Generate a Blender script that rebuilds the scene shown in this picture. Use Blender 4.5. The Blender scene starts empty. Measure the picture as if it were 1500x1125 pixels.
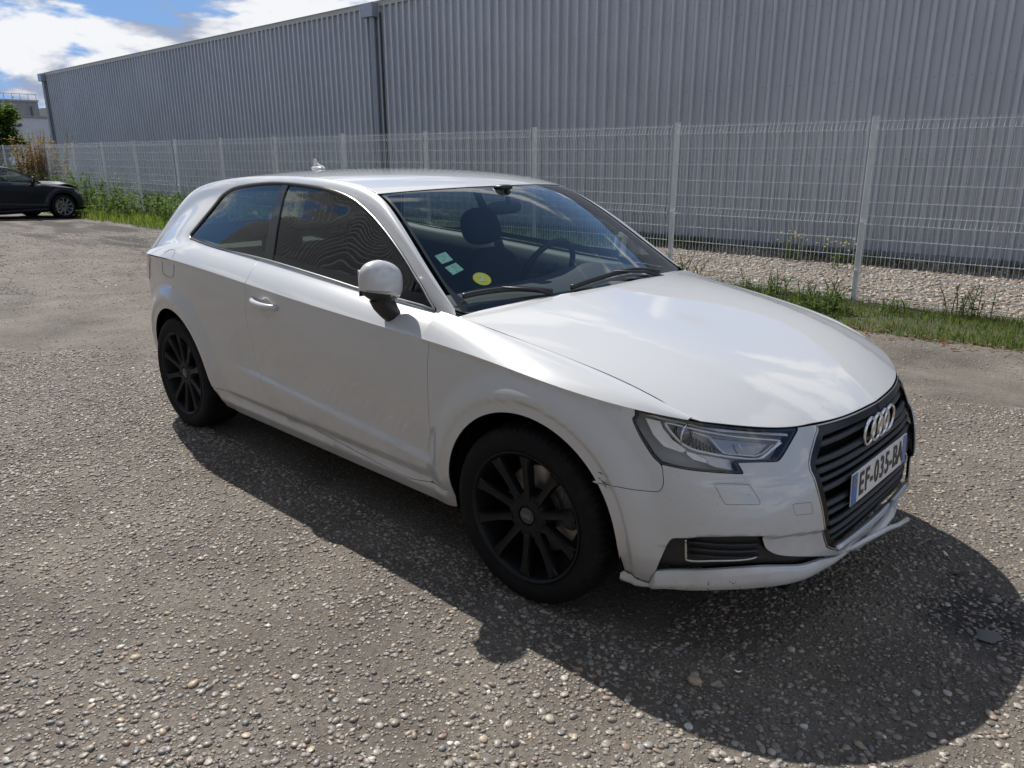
import bpy, bmesh, math, random, time
import numpy as np
from mathutils import Vector, Matrix
from mathutils.geometry import delaunay_2d_cdt
T0 = time.time()
random.seed(7); np.random.seed(7)
SC = bpy.context.scene
COL = SC.collection
# ---------------------------------------------------------------- camera
CAM_LOC = (1.5846, -2.6031, 1.4912)
CAM_F = 1127.42            # focal length in pixels of a 1500 pixel wide picture
YAW, PITCH, ROLL = 2.32625, 0.29098, -0.00305
cd = bpy.data.cameras.new('camera'); cam = bpy.data.objects.new('camera', cd); COL.objects.link(cam)
cd.sensor_fit = 'HORIZONTAL'; cd.sensor_width = 36; cd.lens = 36 * CAM_F / 1500; cd.clip_start = .05; cd.clip_end = 4000
_fw = Vector((math.cos(YAW) * math.cos(PITCH), math.sin(YAW) * math.cos(PITCH), -math.sin(PITCH)))
_r = _fw.cross(Vector((0, 0, 1))).normalized(); _u = _r.cross(_fw)
_r2 = _r * math.cos(ROLL) + _u * math.sin(ROLL); _u2 = -_r * math.sin(ROLL) + _u * math.cos(ROLL)
cam.matrix_world = Matrix(((_r2.x, _u2.x, -_fw.x, CAM_LOC[0]), (_r2.y, _u2.y, -_fw.y, CAM_LOC[1]), (_r2.z, _u2.z, -_fw.z, CAM_LOC[2]), (0, 0, 0, 1)))
SC.camera = cam
# ---------------------------------------------------------------- light
SUN = Vector((-.80, .215, 1.0)).normalized()          # towards the sun
SUN_EL = math.asin(SUN.z); SUN_ROT = math.atan2(SUN.x, SUN.y)
sl = bpy.data.lights.new('sun', 'SUN'); sl.energy = 5.0; sl.angle = math.radians(.53); sl.color = (1, .965, .915)
so = bpy.data.objects.new('sun', sl); COL.objects.link(so); so.rotation_euler = (-SUN).to_track_quat('-Z', 'Y').to_euler()
SC.view_settings.view_transform = 'Standard'; SC.view_settings.look = 'None'
SC.view_settings.exposure = 0.32; SC.view_settings.gamma = 1; SC.view_settings.use_curve_mapping = False
W = bpy.data.worlds.new('World'); SC.world = W; W.use_nodes = True
def build_world():
    nt = W.node_tree; nt.nodes.clear(); N = nt.nodes.new; L = nt.links.new
    out = N('ShaderNodeOutputWorld'); sky = N('ShaderNodeTexSky'); sky.sky_type = 'NISHITA'; sky.sun_disc = False
    sky.sun_elevation = SUN_EL; sky.sun_rotation = SUN_ROT; sky.air_density = 1.0; sky.dust_density = .0; sky.ozone_density = 2.5
    bg = N('ShaderNodeBackground'); bg.inputs[1].default_value = .055
    tc = N('ShaderNodeTexCoord'); sep = N('ShaderNodeSeparateXYZ'); L(tc.outputs['Generated'], sep.inputs[0])
    def m(op, a, b=None, c=None):
        n = N('ShaderNodeMath'); n.operation = op
        for i, v in enumerate((a, b, c)):
            if v is None: continue
            if isinstance(v, (int, float)): n.inputs[i].default_value = v
            else: L(v, n.inputs[i])
        return n.outputs[0]
    hz = N('ShaderNodeMapRange'); hz.interpolation_type = 'SMOOTHSTEP'; L(sep.outputs[2], hz.inputs[0]); hz.inputs[1].default_value = 0; hz.inputs[2].default_value = .75; hz.inputs[3].default_value = .92; hz.inputs[4].default_value = .1
    bl = N('ShaderNodeMixRGB'); L(hz.outputs[0], bl.inputs[0]); L(sky.outputs[0], bl.inputs[1]); bl.inputs[2].default_value = (3.3, 6.2, 12.0, 1); L(bl.outputs[0], bg.inputs[0])
    z = m('ADD', m('MAXIMUM', sep.outputs[2], 0.0), .42)
    comb = N('ShaderNodeCombineXYZ'); L(m('DIVIDE', sep.outputs[0], z), comb.inputs[0]); L(m('DIVIDE', sep.outputs[1], z), comb.inputs[1])
    L(m('MULTIPLY', sep.outputs[2], 3.2), comb.inputs[2])
    mp = N('ShaderNodeMapping'); L(comb.outputs[0], mp.inputs[0]); mp.inputs['Location'].default_value = (CLOUD_OFF[0], CLOUD_OFF[1], 0)
    n1 = N('ShaderNodeTexNoise'); L(mp.outputs[0], n1.inputs[0]); n1.inputs['Scale'].default_value = 2.0; n1.inputs['Detail'].default_value = 10; n1.inputs['Roughness'].default_value = .55; n1.inputs['Distortion'].default_value = .15
    cov = N('ShaderNodeMapRange'); cov.interpolation_type = 'SMOOTHSTEP'; L(n1.outputs[0], cov.inputs[0]); cov.inputs[1].default_value = .488; cov.inputs[2].default_value = .540
    # brightness of the cloud: thick parts grey-blue, rims white
    ad = N('ShaderNodeVectorMath'); ad.operation = 'ADD'; L(mp.outputs[0], ad.inputs[0]); ad.inputs[1].default_value = (-.05, .012, .14)
    n2 = N('ShaderNodeTexNoise'); L(ad.outputs[0], n2.inputs[0]); n2.inputs['Scale'].default_value = 2.0; n2.inputs['Detail'].default_value = 10; n2.inputs['Roughness'].default_value = .55; n2.inputs['Distortion'].default_value = .15
    sh = N('ShaderNodeMapRange'); sh.interpolation_type = 'SMOOTHSTEP'; L(m('SUBTRACT', n1.outputs[0], n2.outputs[0]), sh.inputs[0]); sh.inputs[1].default_value = -.065; sh.inputs[2].default_value = .045
    mix = N('ShaderNodeMixRGB'); L(sh.outputs[0], mix.inputs[0]); mix.inputs[1].default_value = (.28, .32, .42, 1); mix.inputs[2].default_value = (.76, .76, .77, 1)
    bc = N('ShaderNodeBackground'); L(mix.outputs[0], bc.inputs[0]); bc.inputs[1].default_value = 1.0
    ms = N('ShaderNodeMixShader'); L(m('MULTIPLY', m('MULTIPLY', cov.outputs[0], .96), m('GREATER_THAN', sep.outputs[2], 0.0)), ms.inputs[0]); L(bg.outputs[0], ms.inputs[1]); L(bc.outputs[0], ms.inputs[2])
    L(ms.outputs[0], out.inputs[0])
CLOUD_OFF = (7.5, 3.9)
build_world()
SC.cycles.max_bounces = 8; SC.cycles.transparent_max_bounces = 24
SC.cycles.caustics_reflective = False; SC.cycles.caustics_refractive = False; SC.cycles.use_denoising = True

# ---------------------------------------------------------------- body surfaces
def bs_local(t, n):
    """index of the first of the four live controls, and their weights"""
    m = n - 3; t = np.clip(np.asarray(t, float), 0, m - 1e-9); i = np.floor(t).astype(int); K = lambda j: np.clip(j, 0, m).astype(float)
    N = [np.ones_like(t)]; l = [None]; r = [None]
    for k in range(1, 4):
        l.append(t - K(i + 1 - k)); r.append(K(i + k) - t); sv = 0.; Q = []
        for q in range(k):
            x = N[q] / (r[q + 1] + l[k - q]); Q.append(sv + r[q + 1] * x); sv = l[k - q] * x
        Q.append(sv); N = Q
    return i, np.stack(N, 1)
class Surf:
    """clamped cubic B-spline surface, ctrl[u][v] = (x, w, z); w = distance from the car's middle plane"""
    def __init__(s, ctrl, disp=None):
        s.c = np.array(ctrl, float); s.nu, s.nv = s.c.shape[:2]; s.U, s.V = s.nu - 3, s.nv - 3
        s.disp = disp; s._g = None
    def base(s, uv):
        uv = np.atleast_2d(uv)
        i, A = bs_local(uv[:, 0], s.nu); j, B = bs_local(uv[:, 1], s.nv); r4 = np.arange(4)
        return np.einsum('ka,kb,kabd->kd', A, B, s.c[(i[:, None] + r4)[:, :, None], (j[:, None] + r4)[:, None, :]])
    def grad(s, uv, f=None):
        f = f or s.base; h = 2e-3; uv = np.atleast_2d(uv).astype(float)
        out = []
        for k, m in ((0, s.U), (1, s.V)):
            a = uv.copy(); b = uv.copy()
            a[:, k] = np.clip(a[:, k] + h, 0, m); b[:, k] = np.clip(b[:, k] - h, 0, m)
            out.append((f(a) - f(b)) / (a[:, k] - b[:, k])[:, None])
        return out
    def bn(s, uv):
        a, b = s.grad(uv); n = np.cross(a, b)
        n /= np.linalg.norm(n, axis=1)[:, None] + 1e-12
        return n * s.sgn
    sgn = 1
    def at(s, uv):
        P = s.base(uv)
        if s.disp is not None:
            P = P + s.bn(uv) * s.disp(P)[:, None]
        return P
    def nrm(s, uv):
        a, b = s.grad(uv, s.at); n = np.cross(a, b)
        return n / (np.linalg.norm(n, axis=1)[:, None] + 1e-12) * s.sgn
    def inv(s, tgt, f=lambda P: P[:, [0, 2]], lim=None, full=False):
        """(u,v) of the points whose f(P) equals tgt"""
        if s._g is None:
            gu, gv = np.meshgrid(np.linspace(0, s.U, 12 * s.U + 1), np.linspace(0, s.V, 12 * s.V + 1), indexing='ij')
            s._g = np.stack([gu.ravel(), gv.ravel()], 1); s._gp = s.at(s._g); s._gn = s.nrm(s._g)
        g, gp = s._g, s._gp
        if lim is not None:
            m = lim(gp, s._gn); g, gp = g[m], gp[m]
        F = f(gp); tgt = np.atleast_2d(tgt).astype(float)
        uv = np.array([g[np.argmin(((F - t) ** 2).sum(1))] for t in tgt])
        for _ in range(12):
            r = f(s.at(uv)) - tgt; h = 1e-4
            a = uv + [h, 0]; b = uv + [0, h]; a2 = uv - [h, 0]; b2 = uv - [0, h]
            J = np.stack([(f(s.at(a)) - f(s.at(a2))) / (2 * h), (f(s.at(b)) - f(s.at(b2))) / (2 * h)], 2)
            det = J[:, 0, 0] * J[:, 1, 1] - J[:, 0, 1] * J[:, 1, 0]
            det = np.where(abs(det) < 1e-9, 1e-9, det)
            du = (J[:, 1, 1] * r[:, 0] - J[:, 0, 1] * r[:, 1]) / det
            dv = (-J[:, 1, 0] * r[:, 0] + J[:, 0, 0] * r[:, 1]) / det
            uv = uv - np.clip(np.stack([du, dv], 1), -.3, .3)
            uv = np.clip(uv, [0, 0], [s.U, s.V])
        if full: return uv, np.abs(f(s.at(uv)) - tgt).max(1)
        return uv
def ip(x, xs, ys):
    """monotone-ish smooth interpolation (cubic hermite, finite difference tangents)"""
    xs = np.array(xs, float); ys = np.array(ys, float)
    if xs[0] > xs[-1]: xs, ys = xs[::-1], ys[::-1]
    x = np.clip(np.atleast_1d(np.asarray(x, float)), xs[0], xs[-1])
    d = np.diff(ys) / np.diff(xs)
    m = np.concatenate([[d[0]], (d[1:] * np.diff(xs)[:-1] + d[:-1] * np.diff(xs)[1:]) / (xs[2:] - xs[:-2]), [d[-1]]])
    i = np.clip(np.searchsorted(xs, x) - 1, 0, len(xs) - 2); h = xs[i + 1] - xs[i]; t = (x - xs[i]) / h
    return ((2*t**3-3*t**2+1)*ys[i] + (t**3-2*t**2+t)*h*m[i] + (-2*t**3+3*t**2)*ys[i+1] + (t**3-t**2)*h*m[i+1])
def sstep(x, a, b):
    t = np.clip((x - a) / (b - a), 0, 1); return t * t * (3 - 2 * t)
# tornado line height over x
TZX = [-3.4, -3.1, -2.9, -2.72, -2.27, -1.72, -1.126, -.74, -.45, -.1, .17, .42, .5, .6, .75, .80]
TZZ = [.905, .945, .962, .967, .953, .919, .885, .869, .856, .832, .800, .762, .748, .728, .700, .697]
def tz(x): return ip(x, TZX, TZZ)
XS, XR = -.05, -2.66
def plan(W, xf, phi, n=2.35):
    c, s_ = np.cos(phi), np.sin(phi)
    return XS + (xf - XS) * np.abs(c) ** (2 / n), W * np.abs(s_) ** (2 / n)
def planr(W, xr, phi, n=2.6):
    c, s_ = np.cos(phi), np.sin(phi)
    return XR + (xr - XR) * np.abs(s_) ** (2 / n), W * np.abs(c) ** (2 / n)
def wside(x, W, xf=.80, xr=-3.34):
    """half width of a plan curve at x"""
    x = np.atleast_1d(np.asarray(x, float))
    a = np.clip((x - XS) / (xf - XS), 0, 1); b = np.clip((XR - x) / (XR - xr), 0, 1)
    w = np.where(x > XS, W * (1 - a ** 2.35) ** (1 / 2.35), np.where(x < XR, W * (1 - b ** 2.6) ** (1 / 2.6), W))
    return w
WT = .872
def tw(x): return wside(x, WT)
#        W side, x front, z front, z side, x rear, z rear, roundness of the plan curve
ROWS = [(.800, .840, .185, .205, -3.30, .25, 3.4),
        (.846, .856, .255, .285, -3.33, .33, 3.4),
        (.862, .862, .36, .40, -3.36, .45, 3.4),
        (.869, .862, .47, .52, -3.37, .57, 3.1),
        (.872, .848, .575, .64, -3.36, .70, 2.75),
        (.873, .826, .645, .75, -3.35, .82, 2.5),
        (WT, .800, None, None, -3.34, None, 2.35)]
def s1_ctrl():
    cols = []
    for ph in np.radians([0, 7, 15, 24, 33, 42, 51, 60, 69, 78]): cols.append(('f', ph))
    for x in (-.08, -.3, -.55, -.85, -1.2, -1.55, -1.9, -2.2, -2.5): cols.append(('x', x))
    for ph in np.radians([20, 32, 44, 56, 68, 79, 90]): cols.append(('r', ph))
    out = []
    for k, a in cols:
        col = []
        for (W, xf, zf, zs, xr, zr, nn) in ROWS:
            if k == 'f':
                x, w = plan(W, xf, a, nn); t = (x - XS) / (xf - XS); t = t * t * (3 - 2 * t)
                z = tz(x / xf * .8)[0] if zf is None else zs + (zf - zs) * t
            elif k == 'x':
                x, w = a, float(wside(a, W, xf, xr)[0]); z = tz(x)[0] if zf is None else zs
            else:
                x, w = planr(W, xr, a); t = (XR - x) / (XR - xr); t = t * t * (3 - 2 * t)
                z = tz(x)[0] if zf is None else zs + (zr - zs) * t
            col.append((x, w, z))
        out.append(col)
    return out
def d_side(P):
    x, w, z = P[:, 0], P[:, 1], P[:, 2]
    d = np.zeros(len(P))
    for cx in (0., -2.601):
        r = np.hypot(x - cx, z - .318)
        fade = sstep(w, .60, .74)
        up = sstep(z, .12, .40)
        d += fade * (.025 * (1 - sstep(r, .415, .52)) * up - .009 * (1 - sstep(r, .400, .418)))
    # lower door crease
    zc = .375 + (-.45 - x) / 1.5 * .105
    f = sstep(x, -2.0, -1.75) * (1 - sstep(x, -.55, -.40))
    d += f * (-.018) * sstep(z - zc, -.002, .026) * (1 - sstep(z - zc, .06, .32))
    # sill stands proud of the door foot
    fs = sstep(x, -2.20, -2.05) * (1 - sstep(x, -.46, -.38)) * (w > .7)
    d += fs * (.010 * (1 - sstep(z, .262, .287)) - .010 * np.exp(-((z - .300) / .018) ** 2))
    # undercut under the tornado line
    dt = tz(x) - z
    d += -.007 * np.exp(-(dt / .05) ** 2) * sstep(w, .72, .8) * sstep(dt, .0, .022)
    # dish behind the door handle
    d += -.010 * sstep(-np.hypot((x + 1.575) / .070, (z - .838) / .050), -1., 0) * (w > .6)
    return d
S1 = Surf(s1_ctrl(), d_side)
# fender top strip, x .60 .. -.46
GX = [.62, .515, .4, .234, .05, -.145, -.33, -.42, -.6]
GW = [.610, .698, .7065, .716, .729, .745, .761, .769, .772]
GZ = [.724, .747, .787, .827, .862, .893, .922, .940, .938]
def s2_ctrl():
    out = []
    for x in (.62, .54, .44, .34, .22, .1, -.02, -.14, -.26, -.38, -.5):
        a = np.array([x, float(tw(x)[0]), float(tz(x)[0])]); b = np.array([x, float(ip(x, GX, GW)[0]), float(ip(x, GX, GZ)[0])])
        d = b - a; L = np.hypot(d[1], d[2]); up = np.array([0, d[2] * -1, d[1]]) * -1 / max(L, 1e-6)
        bul = .012 * min(1, L / .1)
        out.append([a, a + d * .25 + up * bul * .8, a + d * .55 + up * bul, a + d * .85 + up * bul * .6, b])
    return out
S2 = Surf(s2_ctrl())
# upper side
RAIL = [(-.43, .752, .945), (-.60, .715, 1.055), (-.75, .676, 1.160), (-.90, .634, 1.255), (-1.06, .588, 1.338), (-1.30, .572, 1.379),
        (-1.65, .573, 1.394), (-2.1, .566, 1.388), (-2.5, .548, 1.362), (-2.84, .53, 1.315), (-3.0, .55, 1.235), (-3.1, .60, 1.12), (-3.2, .66, .985)]
CEN = [(-.27, .948), (-.44, 1.06), (-.61, 1.17), (-.785, 1.28), (-.965, 1.372), (-1.27, 1.409), (-1.65, 1.421), (-2.1, 1.415), (-2.5, 1.392),
       (-2.9, 1.345), (-3.07, 1.27), (-3.18, 1.13), (-3.28, .985)]
BELX = [-.41, -.50, -.62, -.78, -1.0, -1.3, -1.6, -1.95, -2.25, -2.55, -2.8, -2.98, -3.1]
BZX = [-3.1, -2.98, -2.8, -2.52, -2.26, -1.73, -1.016, -.76, -.534, -.41]
BZZ = [.962, .99, 1.03, 1.062, 1.042, 1.012, .963, .948, .936, .935]
BWX = [-3.1, -2.98, -2.8, -2.55, -2.2, -1.8, -1.0, -.41]
BWW = [.70, .718, .735, .748, .757, .763, .768, .770]
TOPX = [-.43, -.55, -.69, -.85, -1.03, -1.30, -1.62, -2.02, -2.38, -2.70, -2.90, -3.04, -3.15]
def u_ctrl():
    out = []
    for k in range(13):
        xb = BELX[k]; t = np.array([xb, float(tw(xb)[0]), float(tz(xb)[0])])
        b = np.array([xb, float(ip(xb, BWX, BWW)[0]), float(ip(xb, BZX, BZZ)[0])])
        r = np.array(RAIL[k]); q = min(1., k / 4.)
        soft = sstep(np.array([k]), 8, 10)[0]
        # window top point: below and outside the rail
        out_w = .048 * min(1, .35 + q) ; dn = .030 + .022 * q
        wt = np.array([TOPX[k], r[1] + out_w * (1 - .3 * soft), r[2] - dn])
        if k == 0: wt = b * .5 + r * .5
        d = wt - b
        g = lambda s, bul: b + d * s + np.array([0, bul * s * (1 - s) * 4, 0]) * min(1, np.linalg.norm(d) / .3)
        sh = t + (b - t) * .5 + np.array([0, .010, .008])
        fr = (wt + r) / 2 + np.array([0, .012, .012]) * min(1, .3 + q)
        b1 = b - (b - t) * .10 * (1 + 1.2 * soft); b2 = b + d * (.03 + .10 * soft)
        out.append([t, t + (b - t) * .2 + np.array([0, .006, .004]), sh, b1, b, b2, g(.3, .008), g(.62, .008), wt, fr, r])
    return out
UP = Surf(u_ctrl())
def top_ctrl():
    out = []
    for k in range(13):
        r = np.array(RAIL[k]); c = np.array([CEN[k][0], 0, CEN[k][1]])
        col = []
        for f in (1, .88, .62, .3, 0, -.3, -.62, -.88, -1):
            a = abs(f); e = a ** 2.3
            col.append((c[0] + (r[0] - c[0]) * e, r[1] * f, c[2] + (r[2] - c[2]) * e))
        out.append(col)
    return out
TOP = Surf(top_ctrl())
# hood: height field fitted to its edge
FX = None
def hood_fit():
    pts = []
    for x in np.linspace(-.5, .52, 40): pts.append((x, float(ip(x, GX, GW)[0]), float(ip(x, GX, GZ)[0]), 3))
    uu = np.linspace(0, 5.2, 40)
    F = S1.at(np.stack([uu, np.full(40, S1.V)], 1))
    for p in F:
        if p[1] < .66: pts.append((*p, 3))
    for x, z in ((-.5, .99), (-.28, .968), (-.1, .944), (.1, .910), (.3, .868), (.5, .818), (.65, .770), (.74, .732), (.78, .708)): pts.append((x, 0, z, 2))
    for x, w, z in ((-.295, .25, .965), (-.35, .52, .957)): pts.append((x, w, z, 2))
    P = np.array(pts)
    def A(x, w):
        x = np.asarray(x) - .1; w2 = np.asarray(w) ** 2
        return np.stack([x ** i * w2 ** j for i in range(5) for j in range(3) if i + 2*j <= 6], 1)
    c = np.linalg.lstsq(A(P[:, 0], P[:, 1]) * P[:, 3:], (P[:, 2] - crz(P[:, 0], P[:, 1])) * P[:, 3], rcond=1e-7)[0]
    return lambda x, w: A(x, w) @ c
CRX = [-.5, -.3, 0, .3, .6, .78, .9]; CRW = [.56, .545, .51, .465, .42, .375, .34]
def crz(x, w):
    """hood crease: surface falls away outside of it"""
    wc = ip(x, CRX, CRW); a = .17 * sstep(x, -.40, .15)
    s = np.abs(w) - wc; k = .006
    return -a * (np.where(s > 0, s, 0) + k * np.exp(-np.abs(s) / k)) * np.exp(-np.clip(s, 0, 1) / .12)
HF = hood_fit()
class Hood:
    U = 1.6; V = 1.6; disp = None
    def at(s, uv):
        uv = np.atleast_2d(uv); return np.stack([uv[:, 0], uv[:, 1], HF(uv[:, 0], np.abs(uv[:, 1])) + crz(uv[:, 0], uv[:, 1])], 1)
    def nrm(s, uv):
        uv = np.atleast_2d(uv); h = 1e-3
        zx = (s.at(uv + [h, 0])[:, 2] - s.at(uv - [h, 0])[:, 2]) / (2 * h); zy = (s.at(uv + [0, h])[:, 2] - s.at(uv - [0, h])[:, 2]) / (2 * h)
        n = np.stack([-zx, -zy, np.ones(len(zx))], 1); return n / np.linalg.norm(n, axis=1)[:, None]
HOOD = Hood()
for S_ in (S1, S2, UP):
    S_.sgn = 1; m_ = np.array([[S_.U * .5, S_.V * .5]])
    if S_.nrm(m_)[0, 1] < 0: S_.sgn = -1
TOP.sgn = 1
if TOP.nrm(np.array([[TOP.U * .6, TOP.V * .5]]))[0, 2] < 0: TOP.sgn = -1

# ---------------------------------------------------------------- helpers
def tag(o, label=None, cat=None, group=None, kind=None):
    for k, v in (('label', label), ('category', cat), ('group', group), ('kind', kind)):
        if v: o[k] = v
    return o
def mesh_obj(name, V, F, mat=None, parent=None, smooth=True, normals=None, col=None):
    me = bpy.data.meshes.new(name); V = np.asarray(V, float).reshape(-1, 3)
    me.from_pydata([tuple(v) for v in V], [], [tuple(int(i) for i in f) for f in F]); me.update()
    if mat is not None:
        for m_ in (mat if isinstance(mat, (list, tuple)) else [mat]): me.materials.append(m_)
    if smooth: me.polygons.foreach_set('use_smooth', [True] * len(me.polygons))
    if normals is not None: me.normals_split_custom_set_from_vertices([tuple(n) for n in np.asarray(normals)])
    o = bpy.data.objects.new(name, me); COL.objects.link(o)
    if parent is not None: o.parent = parent
    return o
def big_mesh(name, V, F, mat, parent=None, smooth=True, attr=None):
    """fast mesh of equal-sided faces from numpy arrays; attr = (name, per-vertex rgba)"""
    V = np.ascontiguousarray(V, np.float32); F = np.ascontiguousarray(F, np.int32); n, k = F.shape
    me = bpy.data.meshes.new(name); me.vertices.add(len(V)); me.vertices.foreach_set('co', V.ravel())
    me.loops.add(n * k); me.loops.foreach_set('vertex_index', F.ravel()); me.polygons.add(n)
    me.polygons.foreach_set('loop_start', np.arange(n, dtype=np.int32) * k); me.polygons.foreach_set('loop_total', np.full(n, k, np.int32))
    me.polygons.foreach_set('use_smooth', np.full(n, smooth, bool)); me.update(calc_edges=True)
    if attr:
        a = me.color_attributes.new(attr[0], 'FLOAT_COLOR', 'POINT'); a.data.foreach_set('color', np.ascontiguousarray(attr[1], np.float32).ravel())
    me.materials.append(mat); o = bpy.data.objects.new(name, me); COL.objects.link(o)
    if parent is not None: o.parent = parent
    return o
def empty(name, loc=(0, 0, 0), rz=0, parent=None):
    o = bpy.data.objects.new(name, None); o.location = loc; o.rotation_euler = (0, 0, rz); o.empty_display_size = .2
    COL.objects.link(o)
    if parent: o.parent = parent
    return o
class MB:
    """collects boxes, tubes and lathes into one mesh"""
    def __init__(s): s.V = []; s.F = []; s.M = []; s.mi = 0
    def add(s, V, F):
        b = len(s.V); s.V += [tuple(v) for v in V]; s.F += [tuple(i + b for i in f) for f in F]; s.M += [s.mi] * len(F); return s
    def box(s, c, d, rot=None, bev=0):
        x, y, z = d[0] / 2, d[1] / 2, d[2] / 2
        if bev > 0:
            b = min(bev, x * .9, y * .9, z * .9); V = []; F = []
            for sx in (-1, 1):
                for sy in (-1, 1):
                    for sz in (-1, 1):
                        V += [(sx * x, sy * (y - b), sz * (z - b)), (sx * (x - b), sy * y, sz * (z - b)), (sx * (x - b), sy * (y - b), sz * z)]
            bm = bmesh.new(); [bm.verts.new(v) for v in V]; r = bmesh.ops.convex_hull(bm, input=bm.verts[:]); bm.verts.index_update()
            V = [v.co.copy() for v in bm.verts]; F = [[v.index for v in f.verts] for f in bm.faces]; bm.free()
        else:
            V = [(-x, -y, -z), (x, -y, -z), (x, y, -z), (-x, y, -z), (-x, -y, z), (x, -y, z), (x, y, z), (-x, y, z)]
            F = [(0, 3, 2, 1), (4, 5, 6, 7), (0, 1, 5, 4), (1, 2, 6, 5), (2, 3, 7, 6), (3, 0, 4, 7)]
        R = rot if rot is not None else Matrix.Identity(3)
        return s.add([R @ Vector(v) + Vector(c) for v in V], F)
    def tube(s, pts, r, n=8, close=False, cap=True, flat=1, up=(0, 0, 1)):
        pts = [Vector(p) for p in pts]; rs = r if isinstance(r, (list, tuple)) else [r] * len(pts); V = []; F = []; m = len(pts); upv = Vector(up)
        for i, p in enumerate(pts):
            a = pts[(i - 1) % m] if (close or i > 0) else p; b = pts[(i + 1) % m] if (close or i < m - 1) else p
            t = (b - a).normalized(); u = t.cross(upv)
            if u.length < 1e-3: u = t.cross(Vector((1, 0, .1)))
            u.normalize(); w = u.cross(t)
            for k in range(n):
                q = 2 * math.pi * (k + .5) / n; V.append(p + u * math.cos(q) * rs[i] + w * math.sin(q) * rs[i] * flat)
        for i in range(m if close else m - 1):
            for k in range(n):
                a = i * n + k; b = i * n + (k + 1) % n; c = ((i + 1) % m) * n + (k + 1) % n; d = ((i + 1) % m) * n + k; F.append((a, b, c, d))
        if cap and not close: F.append(tuple(range(n - 1, -1, -1))); F.append(tuple((m - 1) * n + k for k in range(n)))
        return s.add(V, F)
    def lathe(s, prof, n=48, axis='y', c=(0, 0, 0), close=False):
        """prof: (radius, offset along axis)"""
        V = []; F = []; m = len(prof)
        for k in range(n):
            q = 2 * math.pi * k / n; cs, sn = math.cos(q), math.sin(q)
            for r, h in prof:
                V.append({'y': (c[0] + r * cs, c[1] + h, c[2] + r * sn), 'z': (c[0] + r * cs, c[1] + r * sn, c[2] + h), 'x': (c[0] + h, c[1] + r * cs, c[2] + r * sn)}[axis])
        for k in range(n):
            k2 = (k + 1) % n
            for j in range(m if close else m - 1): F.append((k * m + j, k * m + (j + 1) % m, k2 * m + (j + 1) % m, k2 * m + j))
        return s.add(V, F)
    def build(s, name, mat, parent=None, smooth=False, auto=None):
        o = mesh_obj(name, s.V, s.F, mat, parent, smooth)
        if len(o.data.materials) > 1: o.data.polygons.foreach_set('material_index', s.M)
        if auto is not None:
            bm = bmesh.new(); bm.from_mesh(o.data); bmesh.ops.recalc_face_normals(bm, faces=bm.faces)
            for e in bm.edges: e.smooth = not (len(e.link_faces) == 2 and e.calc_face_angle(0) > math.radians(auto))
            for f in bm.faces: f.smooth = True
            bm.to_mesh(o.data); bm.free()
        return o
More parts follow.
